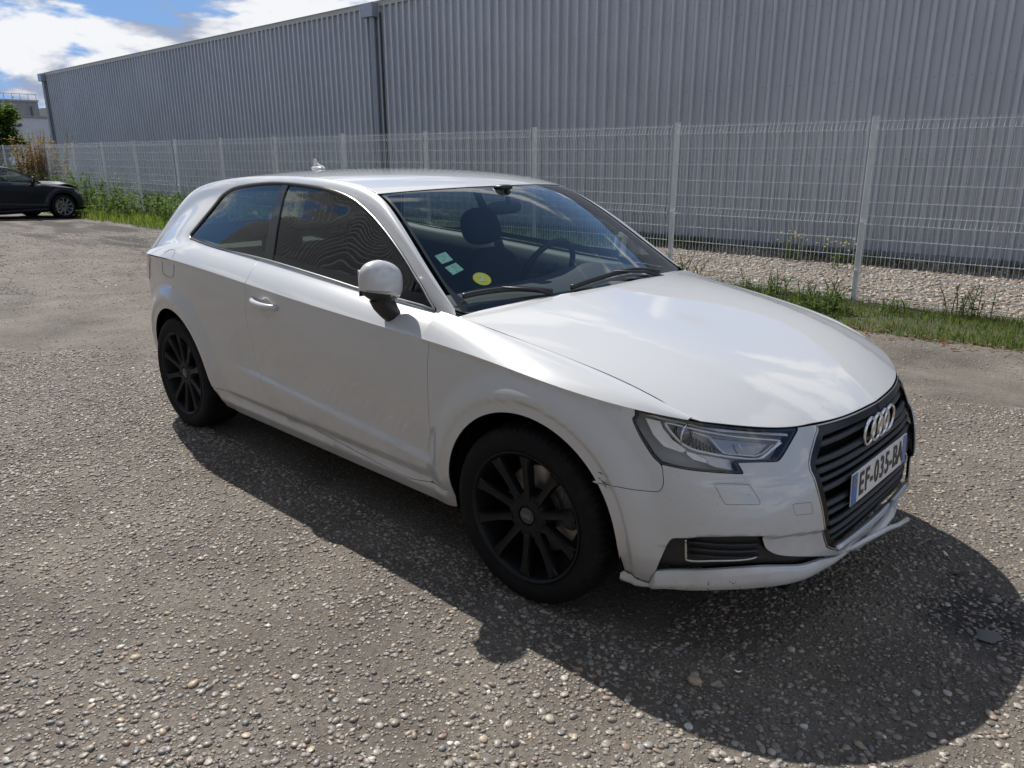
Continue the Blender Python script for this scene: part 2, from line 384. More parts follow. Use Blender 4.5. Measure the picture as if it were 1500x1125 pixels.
# ---------------------------------------------------------------- materials
MATS = {}
def mat(name, col=(.5, .5, .5), rough=.5, metal=0, coat=0, spec=.5, build=None, coat_rough=.03):
    if name in MATS: return MATS[name]
    m_ = bpy.data.materials.new(name); m_.use_nodes = True; nt = m_.node_tree; b = nt.nodes['Principled BSDF']
    b.inputs['Base Color'].default_value = (*col, 1); b.inputs['Roughness'].default_value = rough; b.inputs['Metallic'].default_value = metal
    b.inputs['Coat Weight'].default_value = coat; b.inputs['Coat Roughness'].default_value = coat_rough; b.inputs['Coat IOR'].default_value = 1.6; b.inputs['Specular IOR Level'].default_value = spec
    if build: build(NT(nt, b))
    MATS[name] = m_; return m_
class NT:
    def __init__(s, nt, b=None): s.nt = nt; s.b = b; s.out = nt.nodes['Material Output']
    def n(s, t, **kw):
        x = s.nt.nodes.new('ShaderNode' + t)
        for k, v in kw.items():
            if hasattr(x, k): setattr(x, k, v)
            else: x.inputs[k.replace('_', ' ')].default_value = v
        return x
    def l(s, a, b): s.nt.links.new(a, b)
    def noise(s, scale, detail=4, rough=.5, vec=None, dist=0):
        x = s.n('TexNoise'); x.inputs['Scale'].default_value = scale; x.inputs['Detail'].default_value = detail; x.inputs['Roughness'].default_value = rough; x.inputs['Distortion'].default_value = dist
        if vec is not None: s.l(vec, x.inputs[0])
        return x.outputs[0]
    def vor(s, scale, vec=None, feat='F1', rand=1.0, what='Distance'):
        x = s.n('TexVoronoi'); x.feature = feat; x.inputs['Scale'].default_value = scale; x.inputs['Randomness'].default_value = rand
        if vec is not None: s.l(vec, x.inputs[0])
        return x.outputs[what]
    def ramp(s, fac, stops):
        x = s.n('ValToRGB'); e = x.color_ramp.elements
        while len(e) < len(stops): e.new(.5)
        for i, (p, c) in enumerate(stops): e[i].position = p; e[i].color = (*c, 1) if len(c) == 3 else c
        s.l(fac, x.inputs[0]); return x.outputs[0]
    def mr(s, v, a, b, c=0., d=1., smooth=True):
        x = s.n('MapRange'); x.interpolation_type = 'SMOOTHSTEP' if smooth else 'LINEAR'; s.l(v, x.inputs[0])
        for i, q in enumerate((a, b, c, d)): x.inputs[i + 1].default_value = q
        return x.outputs[0]
    def mix(s, f, a, b, mode='MIX'):
        x = s.n('MixRGB'); x.blend_type = mode
        for i, v in enumerate((f, a, b)):
            if isinstance(v, (int, float)): x.inputs[i].default_value = v if i == 0 else (v, v, v, 1)
            elif isinstance(v, tuple): x.inputs[i].default_value = (*v, 1)
            else: s.l(v, x.inputs[i])
        return x.outputs[0]
    def m(s, op, a, b=None, c=None):
        x = s.n('Math'); x.operation = op
        for i, v in enumerate((a, b, c)):
            if v is None: continue
            if isinstance(v, (int, float)): x.inputs[i].default_value = v
            else: s.l(v, x.inputs[i])
        return x.outputs[0]
    def pos(s, obj=False):
        return s.n('TexCoord').outputs['Object'] if obj else s.n('NewGeometry').outputs['Position']
    def map(s, vec, scale=(1, 1, 1), rot=(0, 0, 0), loc=(0, 0, 0)):
        x = s.n('Mapping'); s.l(vec, x.inputs[0]); x.inputs['Scale'].default_value = scale; x.inputs['Rotation'].default_value = rot; x.inputs['Location'].default_value = loc; return x.outputs[0]
    def bump(s, h, strength=.3, dist=.01, nrm=None):
        x = s.n('Bump'); x.inputs['Strength'].default_value = strength; x.inputs['Distance'].default_value = dist; s.l(h, x.inputs['Height'])
        if nrm is not None: s.l(nrm, x.inputs['Normal'])
        return x.outputs[0]
    def set(s, k, v): s.l(v, s.b.inputs[k])
def glass_mat(name, tint, refl=1.0, ior=1.5, rough=0.0, wave=0):
    if name in MATS: return MATS[name]
    m_ = bpy.data.materials.new(name); m_.use_nodes = True; nt = m_.node_tree; nt.nodes.clear(); wav = wave
    o = nt.nodes.new('ShaderNodeOutputMaterial'); t = nt.nodes.new('ShaderNodeBsdfTransparent'); g = nt.nodes.new('ShaderNodeBsdfGlossy'); f = nt.nodes.new('ShaderNodeFresnel'); x = nt.nodes.new('ShaderNodeMixShader'); k = nt.nodes.new('ShaderNodeMath')
    t.inputs[0].default_value = (*tint, 1); g.inputs[0].default_value = (1, 1, 1, 1); g.inputs['Roughness'].default_value = rough; f.inputs[0].default_value = ior
    k.operation = 'MULTIPLY'; k.use_clamp = True; k.inputs[1].default_value = refl; L = nt.links.new
    ge = nt.nodes.new('ShaderNodeNewGeometry'); q_ = nt.nodes.new('ShaderNodeMath'); q_.operation = 'MULTIPLY_ADD'; q_.inputs[1].default_value = 1 / ior - ior; q_.inputs[2].default_value = ior; L(ge.outputs['Backfacing'], q_.inputs[0]); L(q_.outputs[0], f.inputs[0])
    L(f.outputs[0], k.inputs[0]); L(k.outputs[0], x.inputs[0]); L(t.outputs[0], x.inputs[1]); L(g.outputs[0], x.inputs[2]); L(x.outputs[0], o.inputs[0])
    if wav:
        tc = nt.nodes.new('ShaderNodeTexCoord'); ns = nt.nodes.new('ShaderNodeTexNoise'); bp = nt.nodes.new('ShaderNodeBump'); mp_ = nt.nodes.new('ShaderNodeMapping'); mp_.inputs['Scale'].default_value = (1.2, 1, 2.6)
        L(tc.outputs['Object'], mp_.inputs[0]); L(mp_.outputs[0], ns.inputs[0]); ns.inputs['Scale'].default_value = 1.7; ns.inputs['Detail'].default_value = 1.0; L(ns.outputs[0], bp.inputs['Height']); bp.inputs['Strength'].default_value = 1; bp.inputs['Distance'].default_value = wav
        L(bp.outputs[0], g.inputs['Normal'])
    MATS[name] = m_; return m_
def b_paint(t, base):
    """glossy paint with road film low down and small chips"""
    p = t.pos(True); sx = t.n('SeparateXYZ'); t.l(p, sx.inputs[0])
    lo = t.mr(sx.outputs[2], .62, .18); n = t.noise(9, 5, .6, p); d = t.m('MULTIPLY', lo, t.mr(n, .42, .75))
    film = t.mix(t.m('MULTIPLY', d, .45), base, (.36, .33, .29))
    fine = t.mr(t.noise(2.2, 6, .62, p), .45, .8, 0, .10)
    film = t.mix(fine, film, (.55, .53, .50))
    sp = t.vor(48, p); mk = t.m('MULTIPLY', t.m('LESS_THAN', sp, .07), t.m('MULTIPLY', t.mr(sx.outputs[0], .25, .6), t.mr(t.noise(5, 2, .5, p), .47, .56)))
    film = t.mix(t.m('MULTIPLY', mk, .8), film, (.16, .13, .11))
    t.set('Base Color', film); t.set('Roughness', t.m('ADD', t.m('MULTIPLY', d, .25), .30))
    t.set('Coat Roughness', t.m('ADD', t.m('MULTIPLY', d, .25), t.mr(t.noise(3, 4, .6, p), .3, .8, .012, .05)))
PAINT = mat('white_car_paint', (.78, .785, .79), .3, 0, 1.0, build=lambda t: b_paint(t, (.535, .54, .54)))
BLACKP = mat('black_plastic', (.018, .018, .019), .42, build=lambda t: t.set('Normal', t.bump(t.noise(400, 2, .5, t.pos(True)), .15, .001)))
GLOSSB = mat('gloss_black', (.008, .008, .009), .25, spec=.35)
RUBBER = mat('rubber_seal', (.016, .016, .016), .6)
CHROME = mat('chrome', (.78, .78, .78), .10, 1)
SATIN = mat('satin_aluminium', (.50, .49, .47), .27, 1)
VOID = mat('unlit_cavity', (.006, .006, .006), .9, spec=.1)
TINT = glass_mat('side_glass', (.44, .51, .475), 1.35, 1.52, wave=.005)
WSG = glass_mat('windscreen_glass', (.66, .71, .71), 1.5, 1.5)
LENS = glass_mat('clear_lens', (.93, .94, .95), 1.15, 1.5)

# ---------------------------------------------------------------- trimmed panels
def cr(pts, closed=False, n=8):
    """Catmull-Rom through points"""
    P = np.array(pts, float); m = len(P)
    if m < 3: return P
    out = []
    idx = range(m if closed else m - 1)
    for i in idx:
        p1, p2 = P[i], P[(i + 1) % m]
        p0 = P[(i - 1) % m] if (closed or i > 0) else 2 * p1 - p2
        p3 = P[(i + 2) % m] if (closed or i < m - 2) else 2 * p2 - p1
        for t in np.arange(n) / n:
            out.append(.5 * (2 * p1 + (p2 - p0) * t + (2 * p0 - 5 * p1 + 4 * p2 - p3) * t * t + (3 * p1 - p0 - 3 * p2 + p3) * t ** 3))
    if not closed: out.append(P[-1])
    return np.array(out)
def join(*segs):
    out = []
    for s_ in segs:
        for p in np.atleast_2d(np.array(s_, float)):
            if not out or np.abs(out[-1] - p).max() > 1e-6: out.append(p)
    if np.abs(out[0] - out[-1]).max() < 1e-6: out.pop()
    return np.array(out)
def rev(a): return np.array(a)[::-1]
def even(S, uv, d=.012, closed=True):
    """re-space an outline to about d metres; sharp corners stay"""
    uv = np.array(uv, float); P = S.at(uv); out = []
    m = len(uv)
    for i in range(m if closed else m - 1):
        j = (i + 1) % m; L = np.linalg.norm(P[j] - P[i]); k = max(1, int(round(L / d)))
        for t in range(k): out.append(uv[i] + (uv[j] - uv[i]) * t / k)
    if not closed: out.append(uv[-1])
    # drop points that crowd
    Q = S.at(np.array(out)); keep = [0]
    for i in range(1, len(out)):
        if np.linalg.norm(Q[i] - Q[keep[-1]]) > d * .3: keep.append(i)
    if closed and len(keep) > 3 and np.linalg.norm(Q[keep[-1]] - Q[0]) < d * .3: keep.pop()
    return np.array(out)[keep]
def area(uv): x, y = uv[:, 0], uv[:, 1]; return .5 * np.sum(x * np.roll(y, -1) - np.roll(x, -1) * y)
def metric(S, uv):
    h = 1e-3; a = (S.at(uv + [h, 0]) - S.at(uv - [h, 0])) / (2 * h); b = (S.at(uv + [0, h]) - S.at(uv - [0, h])) / (2 * h); return a, b
def inset(S, uv, g, edge_mask=None):
    """move an outline inwards by g metres on the surface"""
    uv = np.array(uv, float); n = S.nrm(uv); P = S.at(uv)
    t1 = P - np.roll(P, 1, 0); t2 = np.roll(P, -1, 0) - P
    t1 /= np.linalg.norm(t1, axis=1)[:, None] + 1e-12; t2 /= np.linalg.norm(t2, axis=1)[:, None] + 1e-12
    a, b = metric(S, np.clip(uv, 1e-3, [S.U - 1e-3, S.V - 1e-3]) if not isinstance(S, Hood) else uv)
    flip = np.sign((np.cross(a, b) * n).sum(1)) * np.sign(area(uv))
    b1 = np.cross(n, t1) * flip[:, None]; b2 = np.cross(n, t2) * flip[:, None]
    d = b1 + b2; L2 = (d * d).sum(1); d = d * (2 / np.maximum(L2, 1.0))[:, None] * .5 * 1.0
    D = d * g if np.isscalar(g) else d * g[:, None]
    if edge_mask is not None: D = D * edge_mask(P)[:, None]
    A = np.stack([a, b], 2)
    M = np.einsum('kji,kjl->kil', A, A); r = np.einsum('kji,kj->ki', A, D)
    det = M[:, 0, 0] * M[:, 1, 1] - M[:, 0, 1] ** 2; det = np.maximum(det, 1e-10)
    du = (M[:, 1, 1] * r[:, 0] - M[:, 0, 1] * r[:, 1]) / det; dv = (-M[:, 0, 1] * r[:, 0] + M[:, 0, 0] * r[:, 1]) / det
    q = uv + np.stack([du, dv], 1)
    return q if isinstance(S, Hood) else np.clip(q, 0, [S.U, S.V])
def inside(poly, pts):
    x, y = pts[:, 0], pts[:, 1]; r = np.zeros(len(pts), bool); n = len(poly); j = n - 1
    for i in range(n):
        xi, yi = poly[i]; xj, yj = poly[j]
        c = ((yi > y) != (yj > y)); 
        with np.errstate(divide='ignore', invalid='ignore'):
            r ^= c & (x < (xj - xi) * (y - yi) / (yj - yi + 1e-30) + xi)
        j = i
    return r
def patch(S, outer, holes=(), step=.03, gap=.0036, flange=.011, off=0., noflange=None, rim=.0014, d=.012):
    """triangulated panel on surface S. returns V (x, w, z), F, N"""
    loops = []
    for k, lp in enumerate([outer] + list(holes)):
        lp = even(S, lp, d)
        if gap: lp = inset(S, lp, gap if k == 0 else -gap, None if noflange is None else (lambda P: np.where(noflange(P), 0., 1.)))
        loops.append(lp)
    allb = np.concatenate(loops); c = S.at(np.array([loops[0].mean(0)]))
    a, b = metric(S, np.clip(loops[0], 2e-3, None)); su, sv = np.linalg.norm(a, axis=1).mean(), np.linalg.norm(b, axis=1).mean(); sc = np.array([su, sv])
    lo, hi = loops[0].min(0) * sc, loops[0].max(0) * sc
    gx = np.arange(lo[0], hi[0], step); gy = np.arange(lo[1], hi[1], step * .866)
    G = np.array([(x + (step / 2 if j % 2 else 0), y) for j, y in enumerate(gy) for x in gx]).reshape(-1, 2)
    m_ = inside(loops[0] * sc, G)
    for h_ in loops[1:]: m_ &= ~inside(h_ * sc, G)
    G = G[m_]
    B = allb * sc
    if len(G):
        dm = np.full(len(G), 9.)
        for i in range(0, len(B), 64): dm = np.minimum(dm, np.sqrt(((G[:, None] - B[None, i:i + 64]) ** 2).sum(2)).min(1))
        G = G[dm > step * .45]
    pts = [Vector(p) for p in B] + [Vector(p) for p in G]; ed = []; o = 0
    for lp in loops:
        n = len(lp); ed += [(o + i, o + (i + 1) % n) for i in range(n)]; o += n
    r = delaunay_2d_cdt(pts, ed, [], 0, 1e-7)
    V2 = np.array([tuple(v) for v in r[0]]); F = np.array([list(f) for f in r[2] if len(f) == 3])
    cen = V2[F].mean(1); k = inside(loops[0] * sc, cen)
    for h_ in loops[1:]: k &= ~inside(h_ * sc, cen)
    F = F[k]; uv = V2 / sc
    P = S.at(uv); N = S.nrm(uv)
    fn = np.cross(P[F[:, 1]] - P[F[:, 0]], P[F[:, 2]] - P[F[:, 0]]); fl = (fn * N[F].mean(1)).sum(1) < 0
    F[fl] = F[fl][:, ::-1]
    if off: P = P + N * off
    V = [P]; NN = [N]; FF = [tuple(f) for f in F]; nv = len(P); MI = [0] * len(FF)
    if flange:
        # boundary edges of the kept triangles
        from collections import Counter
        cnt = {}
        for f in F:
            for i in range(3):
                e = (f[i], f[(i + 1) % 3])
                if (e[1], e[0]) in cnt: del cnt[(e[1], e[0])]
                else: cnt[e] = 1
        E_ = np.array(list(cnt.keys()))
        if len(E_):
            t = P[E_[:, 1]] - P[E_[:, 0]]; t /= np.linalg.norm(t, axis=1)[:, None] + 1e-12
            ob = np.cross(t, (N[E_[:, 0]] + N[E_[:, 1]]) / 2)        # points out of the panel
            acc = {}
            for (i, j), v in zip(E_, ob):
                acc.setdefault(i, []).append(v); acc.setdefault(j, []).append(v)
            ids = {}; v1 = []; v2 = []; n1 = []; n2 = []
            for i, vs in acc.items():
                w = np.mean(vs, 0); w /= np.linalg.norm(w) + 1e-9; ids[i] = len(ids)
                v1.append(P[i] + w * rim * .7 - N[i] * rim); n1.append(w + N[i] * .3); v2.append(P[i] + w * rim * .4 - N[i] * flange); n2.append(w)
            base = nv; m = len(ids); V += [np.array(v1), np.array(v2)]; NN += [np.array(n1), np.array(n2)]
            nof = noflange(P) if noflange is not None else np.zeros(len(P), bool)
            for i, j in E_:
                if nof[i] and nof[j]: continue
                a_, b_ = ids[i], ids[j]
                FF.append((j, i, base + a_, base + b_)); FF.append((base + b_, base + a_, base + m + a_, base + m + b_)); MI += [0, 1]
    N = np.concatenate(NN); N /= np.linalg.norm(N, axis=1)[:, None] + 1e-9
    return np.concatenate(V), FF, N, MI
def panel_obj(name, V, F, m_, parent, N, M):
    if any(M) and m_ is MATS.get('white_car_paint'):
        o = mesh_obj(name, V, F, [m_, SEAM_SHADE], parent, True, N); o.data.polygons.foreach_set('material_index', M)
    else: o = mesh_obj(name, V, F, m_, parent, True, N)
    return o
SEAM_SHADE = mat('seam', (.012, .012, .012), .9, spec=.1)  # near-black panel flange: the shade inside the gaps, put into the colour
def both(pieces, name, mats, parent, sides=(-1, 1), joined=False, label=None):
    """panels (V, F, N) given for w>0 become the right (y<0) and left (y>0) object, or one object"""
    if not isinstance(pieces, list): pieces = [pieces]
    res = []; acc = ([], [], [], [])
    for s_ in sides:
        if not joined: acc = ([], [], [], [])
        for V, F, N, *M_ in pieces:
            acc[3].extend(M_[0] if M_ else [0] * len(F))
            b = sum(len(a) for a in acc[0]); sg = np.array([1, s_, 1.])
            acc[0].append(V * sg); acc[2].append(N * sg)
            # (x, w, z) with y = w is right-handed; y = -w flips the winding
            acc[1].extend([tuple(int(i) + b for i in (f if s_ > 0 else f[::-1])) for f in F])
        if not joined: res.append(panel_obj(name, np.concatenate(acc[0]), acc[1], mats, parent, np.concatenate(acc[2]), acc[3]))
    if joined: return panel_obj(name, np.concatenate(acc[0]), acc[1], mats, parent, np.concatenate(acc[2]), acc[3])
    return res
def ring_between(S, A, B, h=0., bulge=0.):
    """strip between two outlines with equal counts, optionally bulged outwards"""
    A = np.array(A); B = np.array(B); n = len(A); rows = 5
    V = []; N = []
    for k in range(rows):
        t = k / (rows - 1); uv = A + (B - A) * t; nn = S.nrm(uv); P = S.at(uv) + nn * (h + bulge * math.sin(math.pi * t))
        V.append(P); side = S.at(B) - S.at(A); side /= np.linalg.norm(side, axis=1)[:, None] + 1e-9
        tilt = (t - .5) * 2 * (1.1 if bulge else 0); q = nn + side * tilt; N.append(q / np.linalg.norm(q, axis=1)[:, None])
    F = []
    for k in range(rows - 1):
        for i in range(n):
            j = (i + 1) % n; F.append((k * n + i, k * n + j, (k + 1) * n + j, (k + 1) * n + i))
    V = np.concatenate(V); N = np.concatenate(N)
    F2 = []
    for f in F:
        fn = np.cross(V[f[1]] - V[f[0]], V[f[2]] - V[f[0]])
        F2.append(f if fn @ N[f[0]] >= 0 else f[::-1])
    return V, F2, N
def strip_uv(S, line, w0, w1, h=0., bulge=.0, d=.012):
    """open strip along a (u,v) line from offset w0 to w1 (metres, sideways in v direction)"""
    L = even(S, line, d, False); a, b = metric(S, np.clip(L, 2e-3, [S.U - 2e-3, S.V - 2e-3])); lv = np.linalg.norm(b, axis=1); rows = 5; V = []; N = []
    for k in range(rows):
        t = k / (rows - 1); o = w0 + (w1 - w0) * t; uv = L.copy(); uv[:, 1] += o / lv; nn = S.nrm(uv)
        V.append(S.at(uv) + nn * (h + bulge * math.sin(math.pi * t))); q = nn + (b / lv[:, None]) * (t - .5) * 2 * (1.1 if bulge else 0); N.append(q / np.linalg.norm(q, axis=1)[:, None])
    n = len(L); V = np.concatenate(V); N = np.concatenate(N); F = []
    for k in range(rows - 1):
        for i in range(n - 1):
            f = (k * n + i, k * n + i + 1, (k + 1) * n + i + 1, (k + 1) * n + i); fn = np.cross(V[f[1]] - V[f[0]], V[f[2]] - V[f[0]])
            F.append(f if fn @ N[f[0]] >= 0 else f[::-1])
    return V, F, N

# outlines of panels, lamps and openings on the body surfaces
BK = {'door_front':[[10.615,3.988],[10.642,3.598],[10.669,2.649],[10.708,1.428],[10.772,0.451],[10.784,0.382]],
'door_rear':[[14.562,3.982],[14.584,3.819],[14.597,3.599],[14.601,3.241],[14.569,2.868],[14.556,2.089],[14.431,1.564],[14.35,1.015],[14.181,0.628],[13.955,0.493],[13.653,0.454]],
'sill_line':[[13.653,0.454],[12.706,0.365],[11.871,0.299],[11.304,0.279],[10.781,0.36],[10.348,0.404]],
'sill_rear':[[13.653,0.454],[14.405,0.521],[14.983,0.535],[15.459,0.558],[15.881,0.612]],
'arch_f':[[10.212,0.076],[10.252,0.318],[10.263,0.592],[10.245,0.901],[10.198,1.247],[10.123,1.615],[10.019,1.981],[9.888,2.319],[9.733,2.609],[9.559,2.845],[9.371,3.027],[9.175,3.16],[8.979,3.246],[8.788,3.291],[8.6,3.293],[8.419,3.251],[8.246,3.162],[8.084,3.022],[7.937,2.825],[7.809,2.57],[7.707,2.259],[7.633,1.902],[7.583,1.522],[7.55,1.148],[7.531,0.801],[7.528,0.492],[7.551,0.216]],
'arch_r':[[18.308,0.0],[18.309,0.18],[18.281,0.433],[18.233,0.714],[18.17,1.031],[18.093,1.381],[18.007,1.744],[17.914,2.094],[17.815,2.405],[17.71,2.666],[17.6,2.875],[17.486,3.032],[17.368,3.138],[17.247,3.194],[17.122,3.207],[16.995,3.177],[16.865,3.101],[16.734,2.971],[16.607,2.786],[16.487,2.546],[16.379,2.251],[16.285,1.911],[16.21,1.548],[16.154,1.188],[16.121,0.852],[16.11,0.553],[16.122,0.287]],
'hl_left':[[6.109,3.135],[6.252,3.263],[6.36,3.44],[6.45,3.602],[6.508,3.753],[6.53,3.838],[6.497,3.88],[6.411,3.909]],
'hl_bottom':[[6.109,3.135],[5.895,3.132],[5.564,3.129],[5.227,3.132],[4.71,3.148],[4.092,3.155]],
'hl_notch':[[4.092,3.155],[3.999,3.168],[4.047,3.298],[4.092,3.377],[4.06,3.402],[3.588,3.418],[3.119,3.414]],
'hl_right':[[3.119,3.414],[2.982,3.425],[2.85,3.503],[2.553,3.748],[2.26,3.958]],
'fb_gap':[[7.799,2.268],[7.639,2.279],[7.261,2.364],[6.937,2.376],[6.568,2.406],[6.328,2.455],[6.211,2.564],[6.139,2.715],[6.099,2.924],[6.078,3.096]],
'washer':[[4.819,2.831],[4.775,2.879],[4.342,2.912],[3.942,2.904],[3.883,2.876],[3.659,2.497],[3.65,2.427],[3.724,2.395],[4.161,2.404],[4.548,2.396],[4.636,2.425],[4.785,2.752]],
'tow':[[2.643,2.29],[2.607,2.314],[2.384,2.303],[2.075,2.258],[2.025,2.217],[1.949,1.982],[1.993,1.949],[2.242,1.982],[2.499,2.009],[2.563,2.056]],
'fog':[[6.136,1.311],[5.31,1.452],[4.335,1.543],[3.593,1.558],[3.538,1.519],[3.473,1.356],[3.37,1.192],[3.105,1.048],[2.763,0.957],[1.908,0.79],[1.04,0.576]],
'fog_low':[[6.643,0.443],[5.721,0.596],[4.765,0.724],[4.096,0.773],[3.418,0.779],[2.72,0.713],[2.02,0.617],[1.276,0.562]],
'fog_left':[[6.643,0.443],[6.536,0.658],[6.398,0.935],[6.255,1.194],[6.136,1.311]],
'fog_trim':[[5.806,1.322],[5.816,1.078],[5.815,0.906],[5.726,0.823],[4.933,0.913],[3.992,0.976],[3.663,1.024]],
'bump_crease':[[6.117,1.481],[5.759,1.603],[5.105,1.669],[3.513,1.661],[2.386,1.577],[1.549,1.448]],
'crack':[[7.825,0.015],[7.635,0.051],[7.307,0.064],[7.007,0.081],[6.693,0.102]],
'grille':[[1.72,3.911],[1.857,3.761],[2.034,3.433],[2.071,3.18],[1.932,2.737],[1.661,2.06],[1.409,1.378],[1.145,0.803]],
'fuel':[[8.476,0.65],[8.483,0.866],[8.293,1.085],[8.028,1.042],[7.827,0.707],[7.59,0.159]],
'win_top':[[8.026,3.809],[7.964,4.451],[7.623,5.51],[7.249,6.444],[7.065,6.827],[6.869,7.063],[6.583,7.276],[6.152,7.401],[5.626,7.5],[5.316,7.508],[5.035,7.478],[4.734,7.443],[4.389,7.397],[4.039,7.326],[3.778,7.254],[3.515,7.142],[3.132,6.944],[2.691,6.77],[2.287,6.655],[1.846,6.522],[1.471,6.365],[1.151,6.117],[0.759,5.588],[0.472,4.162]],
'win_low':[[7.992,3.36],[7.031,2.621],[6.113,2.955],[5.361,3.307],[4.616,3.352],[3.797,3.275],[2.961,3.057],[2.408,3.2],[1.779,3.322],[1.105,3.396],[0.479,3.191]],
'bpil_f':[[5.211,7.301],[5.265,6.897],[5.273,6.292],[5.243,5.582],[5.213,4.783],[5.184,3.699]],
'bpil_r':[[5.345,7.314],[5.412,6.88],[5.439,6.265],[5.44,5.527],[5.432,4.686],[5.417,3.434]],
'door_rear_up':[[5.581,2.889],[5.447,1.194],[5.399,0.498],[5.383,0.0]],
'mirror_tri':[[1.691,5.371],[1.242,5.741],[1.17,5.075],[0.677,3.646]],
'ws_near':[[3.0,0.045],[1.978,0.036],[1.036,0.11],[0.392,0.086],[0.023,0.0]],
'ws_top':[[3.0,0.045],[2.963,0.486],[2.905,1.197],[2.867,1.904],[2.836,2.758],[2.85,3.814],[2.866,5.031]],
'st1':[[0.772,0.204],[0.84,0.397],[0.66,0.424],[0.602,0.233]],
'st2':[[0.54,0.237],[0.606,0.435],[0.482,0.482],[0.415,0.281]],
'st3':[[0.328,0.64],[0.316,0.77],[0.407,0.704]],
'wip1':[[0.112,0.172],[0.131,0.401],[0.139,0.681],[0.134,0.939],[0.105,1.217],[0.063,1.502]],
'wip2':[[0.075,1.94],[0.107,2.441],[0.13,3.001],[0.14,3.433],[0.133,3.968],[0.093,4.397],[0.041,4.75]]}

# ---------------------------------------------------------------- ground
def gz(x, y):
    """height of the ground: level under the car, falling a little to the fence"""
    x = np.asarray(x, float); y = np.asarray(y, float)
    z = -.17 * sstep(y, 1.0, 5.2)
    z = z - .045 * np.exp(-(((x + 14.6) / 2.0) ** 2 + ((y - 3.4) / .5) ** 2)) - .03 * np.exp(-(((x + 17.5) / 1.6) ** 2 + ((y - 2.5) / .4) ** 2))
    n = .006 * np.sin(x * 1.3 + 1.1 * np.sin(y * .9)) * np.sin(y * 1.1 + .7 * np.sin(x * .7)) + .003 * np.sin(x * 3.1 + y * 2.3) * np.sin(y * 2.7 - x)
    return z + n * sstep(np.abs(y + .9) + np.abs(x + 1.3) * .4, 1.8, 3.2)
def b_ground(t):
    p = t.pos(); big = t.noise(.35, 5, .6, p); med = t.noise(1.7, 6, .65, p); fin = t.noise(60, 5, .7, p)
    base = t.ramp(med, [(.28, (.085, .072, .059)), (.5, (.150, .130, .108)), (.72, (.215, .190, .158))])
    base = t.mix(t.mr(fin, .35, .7, 0, .6), base, (.060, .052, .045))
    # exposed pebbles, two sizes
    v1 = t.n('TexVoronoi'); v1.inputs['Scale'].default_value = 62; t.l(p, v1.inputs[0]); v2 = t.n('TexVoronoi'); v2.inputs['Scale'].default_value = 105; t.l(p, v2.inputs[0])
    h1 = t.mr(v1.outputs['Distance'], .46, .20); h2 = t.mr(v2.outputs['Distance'], .46, .22)
    sx = t.n('SeparateColor'); t.l(v1.outputs['Color'], sx.inputs[0]); pick = t.m('GREATER_THAN', sx.outputs[0], .42)
    pc = t.ramp(sx.outputs[1], [(0, (.10, .085, .075)), (.3, (.20, .17, .14)), (.55, (.26, .235, .20)), (.8, (.33, .30, .26)), (1, (.45, .42, .37))])
    a = t.m('MULTIPLY', h1, pick); col = t.mix(t.m('MULTIPLY', a, .85), base, pc)
    sy = t.n('SeparateColor'); t.l(v2.outputs['Color'], sy.inputs[0]); b = t.m('MULTIPLY', t.m('MULTIPLY', h2, t.m('GREATER_THAN', sy.outputs[0], .5)), t.m('SUBTRACT', 1, a))
    col = t.mix(t.m('MULTIPLY', b, .7), col, t.ramp(sy.outputs[1], [(0, (.11, .10, .09)), (.5, (.22, .195, .17)), (1, (.36, .33, .29))]))
    # worn dark patches and damp stains
    dk = t.mr(t.noise(.55, 5, .65, t.map(p, (1, 1.6, 1), (0, 0, .5))), .55, .70); col = t.mix(t.m('MULTIPLY', dk, .6), col, (.040, .036, .032))
    sxyz = t.n('SeparateXYZ'); t.l(p, sxyz.inputs[0])
    far = t.m('MULTIPLY', t.mr(sxyz.outputs[0], -9, -13), t.mr(sxyz.outputs[1], 1.0, 3.0)); st = t.m('MULTIPLY', far, t.mr(t.noise(1.1, 5, .65, t.map(p, (.5, 1.6, 1), (0, 0, .6))), .46, .56)); col = t.mix(t.m('MULTIPLY', st, .75), col, (.035, .032, .03))
    for cx, cy, rx, ry in ((-13.3, 2.9, 1.0, .35), (-14.6, 3.5, 1.3, .3), (-12.1, 3.9, .8, .3), (-15.6, 2.2, .8, .3), (-11.4, 2.6, .4, .14), (-17.5, 4.2, 1.6, .5), (-19.5, 3.6, 1.4, .6), (-12.6, .6, .5, .2)):
        ex_ = t.m('DIVIDE', t.m('SUBTRACT', sxyz.outputs[0], cx), rx); ey_ = t.m('DIVIDE', t.m('SUBTRACT', sxyz.outputs[1], cy), ry)
        e_ = t.m('ADD', t.m('ADD', t.m('MULTIPLY', ex_, ex_), t.m('MULTIPLY', ey_, ey_)), t.m('MULTIPLY', t.noise(4, 4, .7, p), 2.2)); col = t.mix(t.m('MULTIPLY', t.mr(e_, 2.1, 1.3), .85), col, (.028, .025, .023))
    # oil and water stain in front of the bumper
    dx = t.m('SUBTRACT', sxyz.outputs[0], 1.17); dy = t.m('SUBTRACT', sxyz.outputs[1], .10); rr = t.m('SQRT', t.m('ADD', t.m('MULTIPLY', dx, dx), t.m('MULTIPLY', t.m('MULTIPLY', dy, dy), .7)))
    oil = t.mr(t.m('ADD', rr, t.m('MULTIPLY', t.noise(9, 4, .6, p), .25)), .36, .20); col = t.mix(t.m('MULTIPLY', oil, .8), col, (.012, .012, .013))
    t.set('Base Color', col); t.set('Roughness', t.mix(oil, t.mr(fin, .3, .7, .62, .9), .30))
